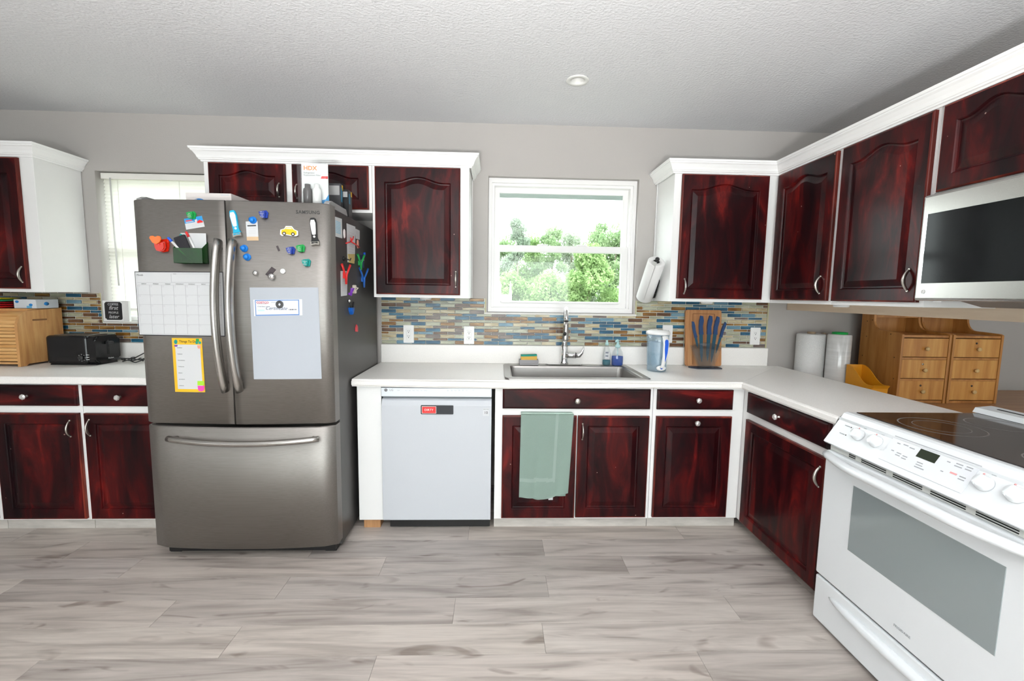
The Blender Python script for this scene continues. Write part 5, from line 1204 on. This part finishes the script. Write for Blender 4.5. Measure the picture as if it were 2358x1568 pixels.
t = thing('paper_towel_holder', 'black paper towel holder screwed to the cabinet side', 'holder', (hx_, lo.y, lo.z))
kn = hi + dn * .004
obj('rod', tube(B(), [lo - dn * .012, hi + dn * .012], .006, 10), mBlack, t); obj('end_knob', lathe(B(), [(.008, 0), (.013, .006), (.014, .012), (.011, .018), (0, .019)], 18, hi + dn * .008, dn), mBlack, t)
pA, pB = PX(1508, 684, 'x', hx_), PX(1519, 646, 'x', hx_); dd_ = (pB - pA); sd = Vector((0, -dd_.z, dd_.y)).normalized() * .0105
bm = B(); ol = [pA - sd, pA + sd, pB + sd * .9, pB + dd_.normalized() * .008, pB - sd * .9]; prism(bm, [(q.y, q.z) for q in ol], lambda a, b_, s: Vector((s, a, b_)), hx_ - .001, hx_ - .006); bp_ = obj('bracket', bm, mBlack, t)
obj('foot_arm', tube(B(), [pA + Vector((-.005, 0, 0)), (pA + lo) / 2 - dn * .012, lo - dn * .012], .0055, 8), mBlack, t)
for s in (.22, .82): obj('screw', lathe(B(), [(.0035, 0), (.003, .001), (0, .001)], 8, pA + dd_ * s + Vector((-.0062, 0, 0)), (-1, 0, 0)), mNick, bp_)
# ------------------------------------------------------------------ towel over the sink cabinet door
mTow = M('seafoam_terry', (.50, .66, .58), .95, bump=.6, bscale=420)
mBand = M('seafoam_band', (.60, .74, .67), .9, bump=.2, bscale=300)
tl, tr_ = PX(1200, 953, 'y', -.625), PX(1322, 953, 'y', -.625); tx0, tx1 = tl.x, tr_.x
t = thing('dish_towel', 'seafoam green terry towel hung over the sink cabinet door', 'towel', ((tx0 + tx1) / 2, -.62, .19))
def towel_sheet(x0, x1, ztop, zb0, zb1, y0, th, ph, nu=28, nv=36):
    bm = B(); R = []
    for j in range(nv + 1):
        s = j / nv; row = []
        for i in range(nu + 1):
            r = i / nu; zbot = zb0 * (1 - r) + zb1 * r
            x = x0 + (x1 - x0) * r - .018 * s * r - .004 * s
            z = ztop + (zbot - ztop) * s
            fold = .009 * s * math.sin(r * 8 + ph) + .004 * s * math.sin(r * 17 + 2 + s * 3)
            z += .012 * s * s * math.sin(r * 6.5 + ph + 1.0)
            row.append(bm.verts.new((x, y0 - abs(fold) - .002 * s, z)))
        R.append(row)
    for a, b_ in zip(R, R[1:]):
        for k in range(nu): bm.faces.new((a[k], a[k + 1], b_[k + 1], b_[k])).smooth = True
    bmesh.ops.solidify(bm, geom=bm.faces[:], thickness=-th); return bm
obj('back_fold', towel_sheet(tx0 + .004, tx1 - .012, .680, .20, .196, -.6115, .003, 1.0), mTow, t)
fr_ = obj('front_fold', towel_sheet(tx0, tx1, .683, .188, .215, -.6185, .004, 0.4), mTow, t)
obj('over_door_fold', bx(B(), tx0, tx1 - .006, -.625, -.5905, .6825, .6885, .0028, 2), mTow, t)
def towel_band(r0, r1, s0, s1):
    bm = towel_sheet(tx0, tx1, .683, .188, .215, -.6208, .004, 0.4, 56, 72); dele = []
    for f in bm.faces:
        c = f.calc_center_median(); 
        s = (.683 - c.z) / (.683 - .2); r = (c.x - tx0 + .004 * s) / (tx1 - tx0 - .018 * s)
        if not (r0 < r < r1 and s0 < s < s1): dele.append(f)
    bmesh.ops.delete(bm, geom=dele, context='FACES'); return bm
obj('woven_band', towel_band(.66, .715, .0, .80), mBand, fr_); obj('woven_band', towel_band(.0, .72, .765, .81), mBand, fr_)
obj('care_tag', bx(B(), tx0 + .163, tx0 + .188, -.6245, -.6240, .186, .202), mPaper, t)
# ------------------------------------------------------------------ left worktop: bread box, toaster, sign
mBamL = streak('light_bamboo', [(.3, (.47, .21, .07)), (.5, (.62, .33, .12)), (.7, (.72, .44, .19))], (5, 26, 2.5), .45, .2)
mBamS = streak('bamboo_slat', [(.3, (.58, .28, .08)), (.7, (.78, .48, .20))], (4, 40, 40), .4, .2)
BXR, BXL_, BYF, BYB, BZT = -2.185, -2.60, -.325, -.045, 1.212
t = thing('bread_box', 'bamboo roll top bread box on the left worktop', 'bread box', ((BXR + BXL_) / 2, -.19, CT + .0005))
prof = [(BYF, CT + .020), (BYF, 1.10)] + [(BYF + .075 - .075 * math.cos(math.pi / 2 * k / 6), 1.10 + .10 * math.sin(math.pi / 2 * k / 6)) for k in range(1, 7)] + [(BYB, BZT), (BYB, CT + .0008), (BYB - .03, CT + .0008), (BYB - .04, CT + .012), (BYF + .05, CT + .012), (BYF + .035, CT + .0008), (BYF, CT + .0008)]
for x0_, x1_ in ((BXR - .016, BXR), (BXL_, BXL_ + .016)):
    sd_ = obj('side_panel', prism(B(), prof, lambda a, b_, q: Vector((q, a, b_)), x0_, x1_), mBamL, t)
    if x1_ == BXR:
        tube_b = B(); zc_ = 1.143; prism(tube_b, rrect(-.235, -.145, zc_ - .005, zc_ + .005, .0045, 3), lambda a, b_, q: Vector((q, a, b_)), BXR - .001, BXR + .0006); obj('finger_slot', tube_b, M('slot_brown', (.22, .10, .035), .7), sd_)
obj('top_panel', bx(B(), BXL_ + .0165, BXR - .0165, BYF + .085, BYB - .001, BZT - .016, BZT - .001), mBamL, t); obj('back_panel', bx(B(), BXL_ + .0165, BXR - .0165, BYB - .012, BYB - .001, CT + .02, BZT - .017), mBamL, t); obj('floor_panel', bx(B(), BXL_ + .0165, BXR - .0165, BYF + .01, BYB - .013, CT + .014, CT + .026), mBamL, t)
zz_ = CT + .030; sl = None
n_sl = 11; hsl = .0202
for k in range(n_sl):
    o = obj('slat', bx(B(), BXL_ + .0168, BXR - .0168, BYF + .012, BYF + .022, zz_ + .0008, zz_ + hsl - .0008, .003, 2), mBamS, t); zz_ += hsl
for k in range(5):
    a = math.pi / 2 * (k + .5) / 5; cy_ = BYF + .087 - .072 * math.cos(a); cz_ = zz_ + .068 * math.sin(a)
    bm = bx(B(), BXL_ + .0168, BXR - .0168, -.005, .005, -.0115, .0115, .003, 2); bmesh.ops.rotate(bm, verts=bm.verts, matrix=Matrix.Rotation(-a, 3, 'X')); bmesh.ops.translate(bm, verts=bm.verts, vec=(0, cy_, cz_)); obj('slat', bm, mBamS, t)
# plates and tissue box on the bread box
pcx, pcy = -2.44, -.20
for i, (mt, nm) in enumerate(((mRed, 'bottom red plate in the stack on the bread box'), (M('crimson_plastic', (.60, .015, .03), .35), 'crimson plate second from the bottom of the stack'), (M('dark_red_plastic', (.42, .01, .02), .35), 'dark red plate just below the green plate'), (M('plate_green', (.02, .42, .20), .35), 'green plate between red and yellow plates'), (M('plate_yellow', (.80, .58, .03), .35), 'yellow plate on top of the plate stack'))):
    z0_ = BZT + .0005 + i * .0125; solo('dinner_plate', lathe(B(), [(.0, .0), (.075, .0), (.085, .004), (.118, .010), (.119, .012), (.112, .0121), (.082, .008), (0, .007)], 36, (pcx, pcy, z0_)), mt, nm, 'plate', 'coloured plates stacked on the bread box')
t = thing('tissue_box', 'white tissue carton with blue ovals beside the plates', 'box', (-2.24, -.15, BZT))
obj('carton', bx(B(), -2.305, -2.175, -.215, -.072, BZT + .0005, BZT + .055, .002), M('tissue_carton', (.62, .66, .70), .6), t)
for x_, z_ in ((-2.285, .040), (-2.205, .022)): obj('oval_print', lathe(B(), [(.011, 0), (.011, .0005), (0, .0005)], 16, (x_, -.2152, BZT + z_), (0, -1, 0), sy=.7), M('logo_blue', ()), t)
obj('side_print', lathe(B(), [(.016, 0), (.016, .0005), (0, .0005)], 16, (-2.1748, -.15, BZT + .028), (1, 0, 0), sy=.7), M('logo_blue', ()), t)
obj('corner_print', bx(B(), -2.23, -2.20, -.2156, -.2151, BZT + .002, BZT + .016), M('logo_blue_pale', (.10, .36, .60), .6), t)
# toaster
TX0, TX1, TY0, TY1 = -2.105, -1.81, -.255, -.075; TZ = 1.052
mTo = M('glossy_black_toaster', (.008, .008, .009), .2, 0, .0, .4)
t = thing('toaster', 'glossy black long slot toaster in front of the backsplash', 'toaster', ((TX0 + TX1) / 2, (TY0 + TY1) / 2, CT + .0005))
bm = bx(B(), TX0, TX1 - .05, TY0, TY1, CT + .008, TZ, .018, 4); obj('body', bm, mTo, t)
bm = B(); prism(bm, rrect(TY0 + .001, TY1 - .001, CT + .008, TZ - .002, .03, 5), lambda a, b_, q: Vector((q, a, b_)), TX1 - .049, TX1); bmesh.ops.bevel(bm, geom=[e for e in bm.edges if all(abs(v.co.x - TX1) < 1e-6 for v in e.verts)], offset=.012, segments=3, affect='EDGES'); ec = obj('end_cap', bm, mTo, t)
obj('top_plate', bx(B(), TX0 + .03, TX1 - .06, TY0 + .03, TY1 - .03, TZ + .0002, TZ + .0028, .001), mNick, t)
for y0_ in (TY0 + .048, TY1 - .085): obj('bread_slot', bx(B(), TX0 + .045, TX1 - .075, y0_, y0_ + .032, TZ + .003, TZ + .0036), mDark, t)
obj('base', bx(B(), TX0 + .012, TX1 - .012, TY0 + .012, TY1 - .012, CT + .0006, CT + .0078), mBlack, t)
obj('lever_slot', bx(B(), TX1 + .0002, TX1 + .0012, -.172, -.158, CT + .06, CT + .15), mDark, ec); obj('lever', bx(B(), TX1 + .0013, TX1 + .022, -.185, -.145, CT + .125, CT + .142, .004, 2), mBlack, ec)
kd = Vector((-1.895, TY0 - .0002, CT + .048)); obj('browning_dial', lathe(B(), [(.015, 0), (.014, .010), (.010, .012), (0, .012)], 24, kd, (0, -1, 0)), M('dial_black', (.03, .03, .03), .3), t)
for k in range(8):
    a = 2 * math.pi * k / 8; q = kd + Vector((math.cos(a) * .021, 0, math.sin(a) * .021)); obj('dial_mark', bx(B(), q.x - .0022, q.x + .0022, q.y - .0006, q.y, q.z - .0012, q.z + .0012), mWhiteP, t)
for k in range(3): obj('button_mark', bx(B(), -1.868, -1.850, TY0 - .0008, TY0 - .0002, CT + .036 + k * .014, CT + .0385 + k * .014), mWhiteP, t)
text('maker_lettering', 'Kitchen', .013, (TX1 + .0014, -.15, CT + .035), Y, Z, mWhiteP, ec)
cr_ = random.Random(3); t = thing('power_cord', 'tangled black power cord beside the toaster', 'cord', (-1.70, -.12, CT + .001))
for k in range(3):
    pts = []
    for i in range(26):
        a = i / 25 * (5 + k); pts.append((-1.79 + .012 + i * .0068 + .012 * math.cos(a * 2), -.12 - k * .018 + .035 * math.sin(a * 1.6 + k), CT + .006 + .010 * k + .012 * abs(math.sin(a))))
    obj('loop', tube(B(), pts, .0036, 8), mBlack, t)
obj('riser', tube(B(), [(-1.74, -.09, CT + .01), (-1.68, -.06, CT + .05), (-1.60, -.035, CT + .095), (-1.55, -.03, CT + .10)], .0032, 8), mBlack, t)
# sign in the window niche
sx0, sx1, sz0, sz1 = PX(246, 743, 'y', .02).x, PX(303, 743, 'y', .02).x, W2[2] + .0025, PX(250, 692, 'y', .02).z
sxm = sx0 + (sx1 - sx0) * .80
t = thing('coffee_sign', 'small black and white COFFEE first PEOPLE later sign in the window', 'sign', ((sx0 + sxm) / 2, .015, sz0))
obj('block', bx(B(), sx0, sxm + .035, -.0, .018, sz0, sz1, .001), M('sign_white', (.70, .70, .68), .5), t)
fA = obj('white_face', bx(B(), sx0, sxm, -.0012, -.0002, sz0, sz1), mWhiteP, t)
a0, a1, c0_, c1_ = sx0 + .011, sxm - .006, sz0 + .010, sz1 - .008; k_ = .011
bm = B(); prism(bm, [(a0 + k_, c0_), (a1 - k_, c0_), (a1 - k_ * .3, c0_ + k_ * .3), (a1, c0_ + k_), (a1, c1_ - k_), (a1 - k_ * .7, c1_ - k_ * .3), (a1 - k_, c1_), (a0 + k_, c1_), (a0 + k_ * .3, c1_ - k_ * .7), (a0, c1_ - k_), (a0, c0_ + k_), (a0 + k_ * .7, c0_ + k_ * .7)], lambda a, b_, q: Vector((a, q, b_)), -.0014, -.0020); bk = obj('black_panel', bm, M('sign_black', (.010, .010, .012), .5), t)
sc_ = (a0 + a1) / 2; hh = c1_ - c0_
for s_, zf, sz_, sh_ in (('COFFEE', .86, .020, 0), ('first', .66, .036, .3), ('PEOPLE', .40, .019, 0), ('later', .18, .034, .3)): text('lettering', s_, sz_, (sc_, -.0024, c0_ + hh * zf), X, Z, mPaper, bk, shear=sh_)
# ------------------------------------------------------------------ dining side: table, storage units, rolls, bin
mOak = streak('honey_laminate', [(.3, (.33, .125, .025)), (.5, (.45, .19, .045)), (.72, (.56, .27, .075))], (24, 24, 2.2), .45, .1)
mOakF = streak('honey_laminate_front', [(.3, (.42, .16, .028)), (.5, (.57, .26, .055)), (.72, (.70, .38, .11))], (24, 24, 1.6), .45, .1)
TT = .712
t = thing('dining_table', 'honey coloured wooden table behind the peninsula', 'table', (3.6, -.36, 0))
obj('tabletop', bx(B(), 2.68, 4.7, -.66, -.02, TT - .03, TT, .003), streak('table_wood', [(.3, (.38, .18, .07)), (.7, (.52, .28, .12))], (2, 20, 20), .4, .2), t)
for x_ in (2.74, 4.64):
    for y_ in (-.60, -.08): obj('leg', bx(B(), x_ - .03, x_ + .03, y_ - .03, y_ + .03, .0005, TT - .0305), MATS['table_wood'], t)
def unit(x0, x1, label, keys):
    yf, yb, z0 = -.44, -.13, TT + .001; t = thing('storage_unit', label, 'drawer unit', ((x0 + x1) / 2, -.28, z0), 'honey wood desktop drawer units')
    prof = [(yb, z0), (yb, 1.62), (-.225, 1.62), (-.225, 1.225)] + [(-.225 - .055 * (1 - math.cos(math.pi / 2 * k / 5)) - 0, 1.225 - .075 * math.sin(math.pi / 2 * k / 5)) for k in range(1, 6)] + [(-.33, 1.148), (-.425, 1.143), (yf, 1.135), (yf, z0)]
    for a, b_ in ((x0, x0 + .014), (x1 - .014, x1)):
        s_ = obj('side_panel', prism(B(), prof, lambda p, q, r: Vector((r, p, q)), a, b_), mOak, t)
        if a == x0:
            for y_, z_ in ((-.175, 1.20), (-.215, 1.21), (-.18, 1.10), (-.16, .97), (-.40, .99), (-.36, 1.13), (-.20, .85), (-.41, .86)): obj('screw_cap', lathe(B(), [(.004, 0), (.004, .0006), (0, .0006)], 8, (x0 - .0001, y_, z_), (-1, 0, 0)), M('screw_brown', (.12, .05, .01), .6), s_)
    ix0, ix1 = x0 + .0145, x1 - .0145
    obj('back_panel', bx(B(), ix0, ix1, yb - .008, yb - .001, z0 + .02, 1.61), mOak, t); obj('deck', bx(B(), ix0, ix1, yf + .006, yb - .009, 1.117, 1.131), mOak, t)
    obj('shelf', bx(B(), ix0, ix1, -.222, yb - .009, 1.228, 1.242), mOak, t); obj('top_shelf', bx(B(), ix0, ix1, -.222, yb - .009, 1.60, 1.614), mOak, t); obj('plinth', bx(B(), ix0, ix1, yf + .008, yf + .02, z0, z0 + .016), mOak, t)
    for i, (za, zb_) in enumerate(((1.000, 1.112), (.868, .982), (.734, .852))):
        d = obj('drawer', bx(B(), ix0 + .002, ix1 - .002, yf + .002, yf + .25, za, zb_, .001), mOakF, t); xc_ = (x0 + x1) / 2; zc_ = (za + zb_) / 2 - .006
        obj('knob', lathe(B(), [(.006, 0), (.005, .006), (.011, .010), (.012, .016), (.009, .020), (0, .021)], 16, (xc_, yf + .0018, zc_), (0, -1, 0)), M('pale_beech', (.66, .45, .20), .5), d)
        if keys[i]: obj('keyhole', lathe(B(), [(.006, 0), (.006, .0015), (0, .0015)], 14, (xc_ - .008, yf + .0018, zc_ + .036), (0, -1, 0)), M('keyhole_dark', (.04, .03, .025), .5) if keys[i] == 1 else mNick, d)
        if i < 2: obj('rail', bx(B(), ix0, ix1, yf + .004, yf + .02, za - .017, za - .004), mOak, t)
unit(3.072, 3.384, 'honey wood drawer unit next to the yellow bin', (0, 2, 1)); unit(3.394, 3.712, 'honey wood drawer unit on the far side of its twin', (1, 0, 1))
def rollwrap(x, y, r, h, mt, label, core, corem):
    t = thing('packing_roll', label, 'roll', (x, y, TT + .001), 'packing rolls standing behind the peninsula'); o = (x, y, TT + .001)
    obj('wrap', lathe(B(), [(core, 0), (r, 0), (r + .002, .006), (r + .002, h - .008), (r - .003, h), (core, h), (core, 0)], 36, o), mt, t); obj('core', lathe(B(), [(core * .8, .001), (core * .97, .001), (core * .97, h + .012), (core * .8, h + .012), (core * .8, .001)], 24, o), corem, t); return t
mBub = M('bubble_wrap', (.68, .68, .67), .3, bump=1.0, bscale=140, spec=.8); mFilm = M('stretch_film', (.66, .66, .65), .18, coat=.5, bump=.25, bscale=40, var=.08, vscale=(4, 4, 60)); mCardb = M('cardboard', (.45, .33, .22), .8); mTan = M('tan_film', (.46, .39, .32), .3, var=.15, vscale=(30, 30, 2))
rollwrap(2.747, -.11, .083, .395, mBub, 'wide white bubble wrap roll behind the peninsula', .025, mCardb)
t_ = rollwrap(2.862, -.215, .066, .402, mFilm, 'clear stretch film roll with green core', .045, M('green_core', (.02, .52, .10), .4))
rollwrap(2.865, -.065, .038, .385, mTan, 'slim tan film roll between the two white rolls', .015, mCardb)
for x_, y_, r_, h_, lab in ((2.990, -.055, .022, .405, 'tall thin white paper roll behind the film roll'), (3.02, -.062, .0, .36, ''), (2.968, -.150, .024, .285, 'short thin white paper roll by the yellow bin')):
    if r_: solo('paper_roll', lathe(B(), [(.0, 0), (r_, 0), (r_, h_), (r_ * .6, h_), (r_ * .6, h_ - .01), (0, h_ - .01)], 20, (x_, y_, TT + .001)), M('roll_paper', (.66, .64, .62), .7), lab, 'roll')
by0_, by1_ = -.505, -.300; bz = TT + .001; bx0_, bx1_ = PX(1950, 838, 'y', by1_).x, PX(1986, 835, 'y', by1_).x
mBin = M('yellow_bin_plastic', (.72, .30, .01), .45); t = thing('storage_bin', 'yellow plastic open front bin behind the peninsula', 'bin', ((bx0_ + bx1_) / 2, -.40, bz))
pf = [(by1_, bz), (by1_, .930)] + [(by1_ - .012 - .165 * k / 10, .930 - .098 * (.5 - .5 * math.cos(math.pi * k / 10))) for k in range(11)] + [(by0_ - .012, .834), (by0_ + .002, .816), (by0_ + .012, bz)]
for x_ in (bx0_, bx1_ - .004): obj('side_wall', prism(B(), pf, lambda a, b_, q: Vector((q, a, b_)), x_, x_ + .004), mBin, t)
obj('back_wall', bx(B(), bx0_ + .0042, bx1_ - .0042, by1_ - .004, by1_, bz, .930), mBin, t); obj('floor_plate', bx(B(), bx0_ + .0042, bx1_ - .0042, by0_ + .018, by1_ - .0042, bz, bz + .004), mBin, t)
bm = B(); prism(bm, [(by0_ + .013, bz), (by0_ + .017, bz), (by0_ + .006, .818), (by0_ - .004, .836), (by0_ - .014, .834), (by0_ + .001, .814)], lambda a, b_, q: Vector((q, a, b_)), bx0_ + .0042, bx1_ - .0042); obj('front_lip', bm, mBin, t)
# ------------------------------------------------------------------ outside: lawn, fence posts, trees
solo('lawn', bx(B(), -40, 60, .5, 80, -.75, -.7), M('grass', (.13, .145, .09), .9, var=.3, vscale=(3, 3, 3)), 'green lawn outside the kitchen window', 'lawn')['kind'] = 'structure'
wA, wB, wT = PX(1151, 690, 'y', 4.2), PX(1175, 690, 'y', 4.2), PX(1151, 655, 'y', 4.2).z
t = thing('garden_chair', 'white garden chair with pointed back posts outside the window', 'chair', ((wA.x + wB.x) / 2, 4.2, -.7)); mGc = M('garden_white', (.85, .86, .88), .5)
zc_ = PX(1160, 678, 'y', 4.2).z
for x_ in (wA.x, wB.x): obj('back_post', lathe(B(), [(.022, 0), (.022, zc_ + .7), (.014, wT + .68), (.003, wT + .75)], 10, (x_, 4.2, -.7)), mGc, t)
obj('back_panel', bx(B(), wA.x - .02, wB.x + .02, 4.185, 4.215, .2, zc_), mGc, t); obj('seat', bx(B(), wA.x - .02, wB.x + .02, 4.22, 4.6, .15, .19), mGc, t)
for x_ in (wA.x, wB.x): obj('front_leg', bx(B(), x_ - .02, x_ + .02, 4.55, 4.59, -.7, .149), mGc, t)
def leafmat(name, a, b_):
    mt = bpy.data.materials.new(name); mt.use_nodes = True; nt = mt.node_tree; nt.nodes.remove(nt.nodes['Principled BSDF'])
    d = nt.nodes.new('ShaderNodeBsdfDiffuse'); tr = nt.nodes.new('ShaderNodeBsdfTranslucent'); mx = nt.nodes.new('ShaderNodeMixShader'); mx.inputs[0].default_value = .45
    tc = nt.nodes.new('ShaderNodeTexCoord'); n = nt.nodes.new('ShaderNodeTexNoise'); n.inputs['Scale'].default_value = 1.3; n.inputs['Detail'].default_value = 3; nt.links.new(tc.outputs['Object'], n.inputs['Vector'])
    cr = ramp(nt, [(.35, a), (.65, b_)]); nt.links.new(n.outputs[0], cr.inputs[0])
    for s in (d, tr): nt.links.new(cr.outputs[0], s.inputs[0])
    nt.links.new(d.outputs[0], mx.inputs[1]); nt.links.new(tr.outputs[0], mx.inputs[2]); nt.links.new(mx.outputs[0], nt.nodes['Material Output'].inputs[0]); return mt
LM = [leafmat('light_leaves', (.26, .40, .16), (.46, .60, .30)), leafmat('mid_leaves', (.23, .35, .17), (.41, .52, .31)), leafmat('pine_needles', (.28, .36, .27), (.42, .49, .39)), leafmat('grey_leaves', (.40, .47, .36), (.54, .60, .48))]
mBark = M('bark', (.30, .25, .20), .9, var=.3, vscale=(8, 8, 2))
def tree(x, y, h, rx, mt, n, label, seed, clumps, base=.15, leaf=.22):
    r = random.Random(seed); t = thing('garden_tree', label, 'tree', (x, y, -.7), 'trees beyond the kitchen window')
    verts, faces = [], []; cl = []
    for k in range(clumps):
        zf = base + (1 - base) * (k + r.random()) / clumps; w_ = rx * (1.0 - .75 * max(0, (zf - .35) / .65) ** 1.4)
        a = r.uniform(0, 6.283); q = r.random() ** .5 * w_ * .8
        cl.append((Vector((x + math.cos(a) * q, y + math.sin(a) * q, -.7 + zf * h)), r.uniform(.16, .34) * rx + .15))
    for i in range(int(n * 1.7)):
        c, rad = r.choice(cl); d = Vector((r.gauss(0, 1), r.gauss(0, 1), r.gauss(0, .7))); d.normalize(); p = c + d * rad * r.random() ** .33 - Vector((x, y, -.7))
        u = Vector((r.gauss(0, 1), r.gauss(0, 1), r.gauss(0, 1))).normalized(); v = u.cross(Vector((r.gauss(0, 1), r.gauss(0, 1), r.gauss(0, 1)))).normalized(); s = leaf * r.uniform(.5, 1.1); b0 = len(verts)
        verts += [tuple(p + u * s * .7), tuple(p + v * s * .3), tuple(p - u * s * .7), tuple(p - v * s * .3)]; faces.append((b0, b0 + 1, b0 + 2, b0 + 3))
    me = bpy.data.meshes.new('foliage'); me.from_pydata(verts, [], faces); me.materials.append(mt); o = bpy.data.objects.new('foliage', me); COL.objects.link(o); o.parent = t; o['kind'] = 'stuff'
    bm = B(); tube(bm, [(x, y, -.7), (x + .1, y, -.7 + h * .5), (x, y, -.7 + h * .95)], [.035 * h * .5, .02 * h * .5, .004 * h], 8)
    for c, rad in cl[::2]: tube(bm, [(x + .05, y, max(-.5, c.z - .9)), tuple(c)], [.008 * h, .02], 5)
    obj('trunk', bm, mBark, t)
def tpos(u, y): return PX(u, 690, 'y', y).x
def ttop(v, y): return PX(1290, v, 'y', y).z + .7
tree(tpos(1188, 32), 32, ttop(512, 32), 1.5, LM[2], 1500, 'tall thin pine standing above the other trees', 11, 9, .55, .26)
tree(tpos(1160, 38), 38, ttop(560, 38), 2.6, LM[1], 6000, 'mid green tree left of the tall pine', 12, 26)
tree(tpos(1225, 36), 36, ttop(556, 36), 2.2, LM[0], 6000, 'light green tree between the pine and the thin tree', 13, 26)
tree(tpos(1268, 34), 34, ttop(528, 34), 1.9, LM[1], 3600, 'thin airy tree with open branches', 14, 18, .2)
tree(tpos(1312, 37), 37, ttop(540, 37), 2.2, LM[3], 4200, 'pale grey green tree behind the big bush', 15, 22)
tree(tpos(1350, 27), 27, ttop(575, 27), 2.4, LM[0], 8000, 'big round light green bush right of the thin tree', 16, 30, .05)
tree(tpos(1368, 39), 39, ttop(522, 39), 2.6, LM[1], 4600, 'tall mid green tree behind the big bush', 17, 24)
tree(tpos(1412, 30), 30, ttop(535, 30), 2.4, LM[1], 6500, 'leafy tree by the right window jamb', 18, 28, .05)
tree(tpos(1250, 28), 28, ttop(645, 28), 2.6, LM[0], 5000, 'low light green shrub under the thin tree', 19, 22, .05)
tree(tpos(1165, 29), 29, ttop(640, 29), 2.2, LM[0], 4500, 'low light green shrub below the pine', 20, 22, .05)
tree(tpos(1480, 36), 36, ttop(540, 36), 2.6, LM[1], 4000, 'mid green tree hidden past the right jamb', 21, 22)
tree(tpos(1090, 36), 36, ttop(550, 36), 2.6, LM[1], 4000, 'mid green tree hidden past the left jamb', 22, 22)
for i_, (u_, y_, v_, lab_) in enumerate(((1580, 33, 560, 'light green tree past the leafy jamb tree'), (1690, 36, 545, 'mid green tree far along the tree line to the dining side'), (980, 34, 565, 'light green tree past the blind window side'), (870, 37, 550, 'mid green tree far along the tree line to the fridge side'))):
    tree(tpos(u_, y_), y_, ttop(v_, y_), 2.7, LM[i_ % 2], 3200, lab_, 40 + i_, 22, .05)
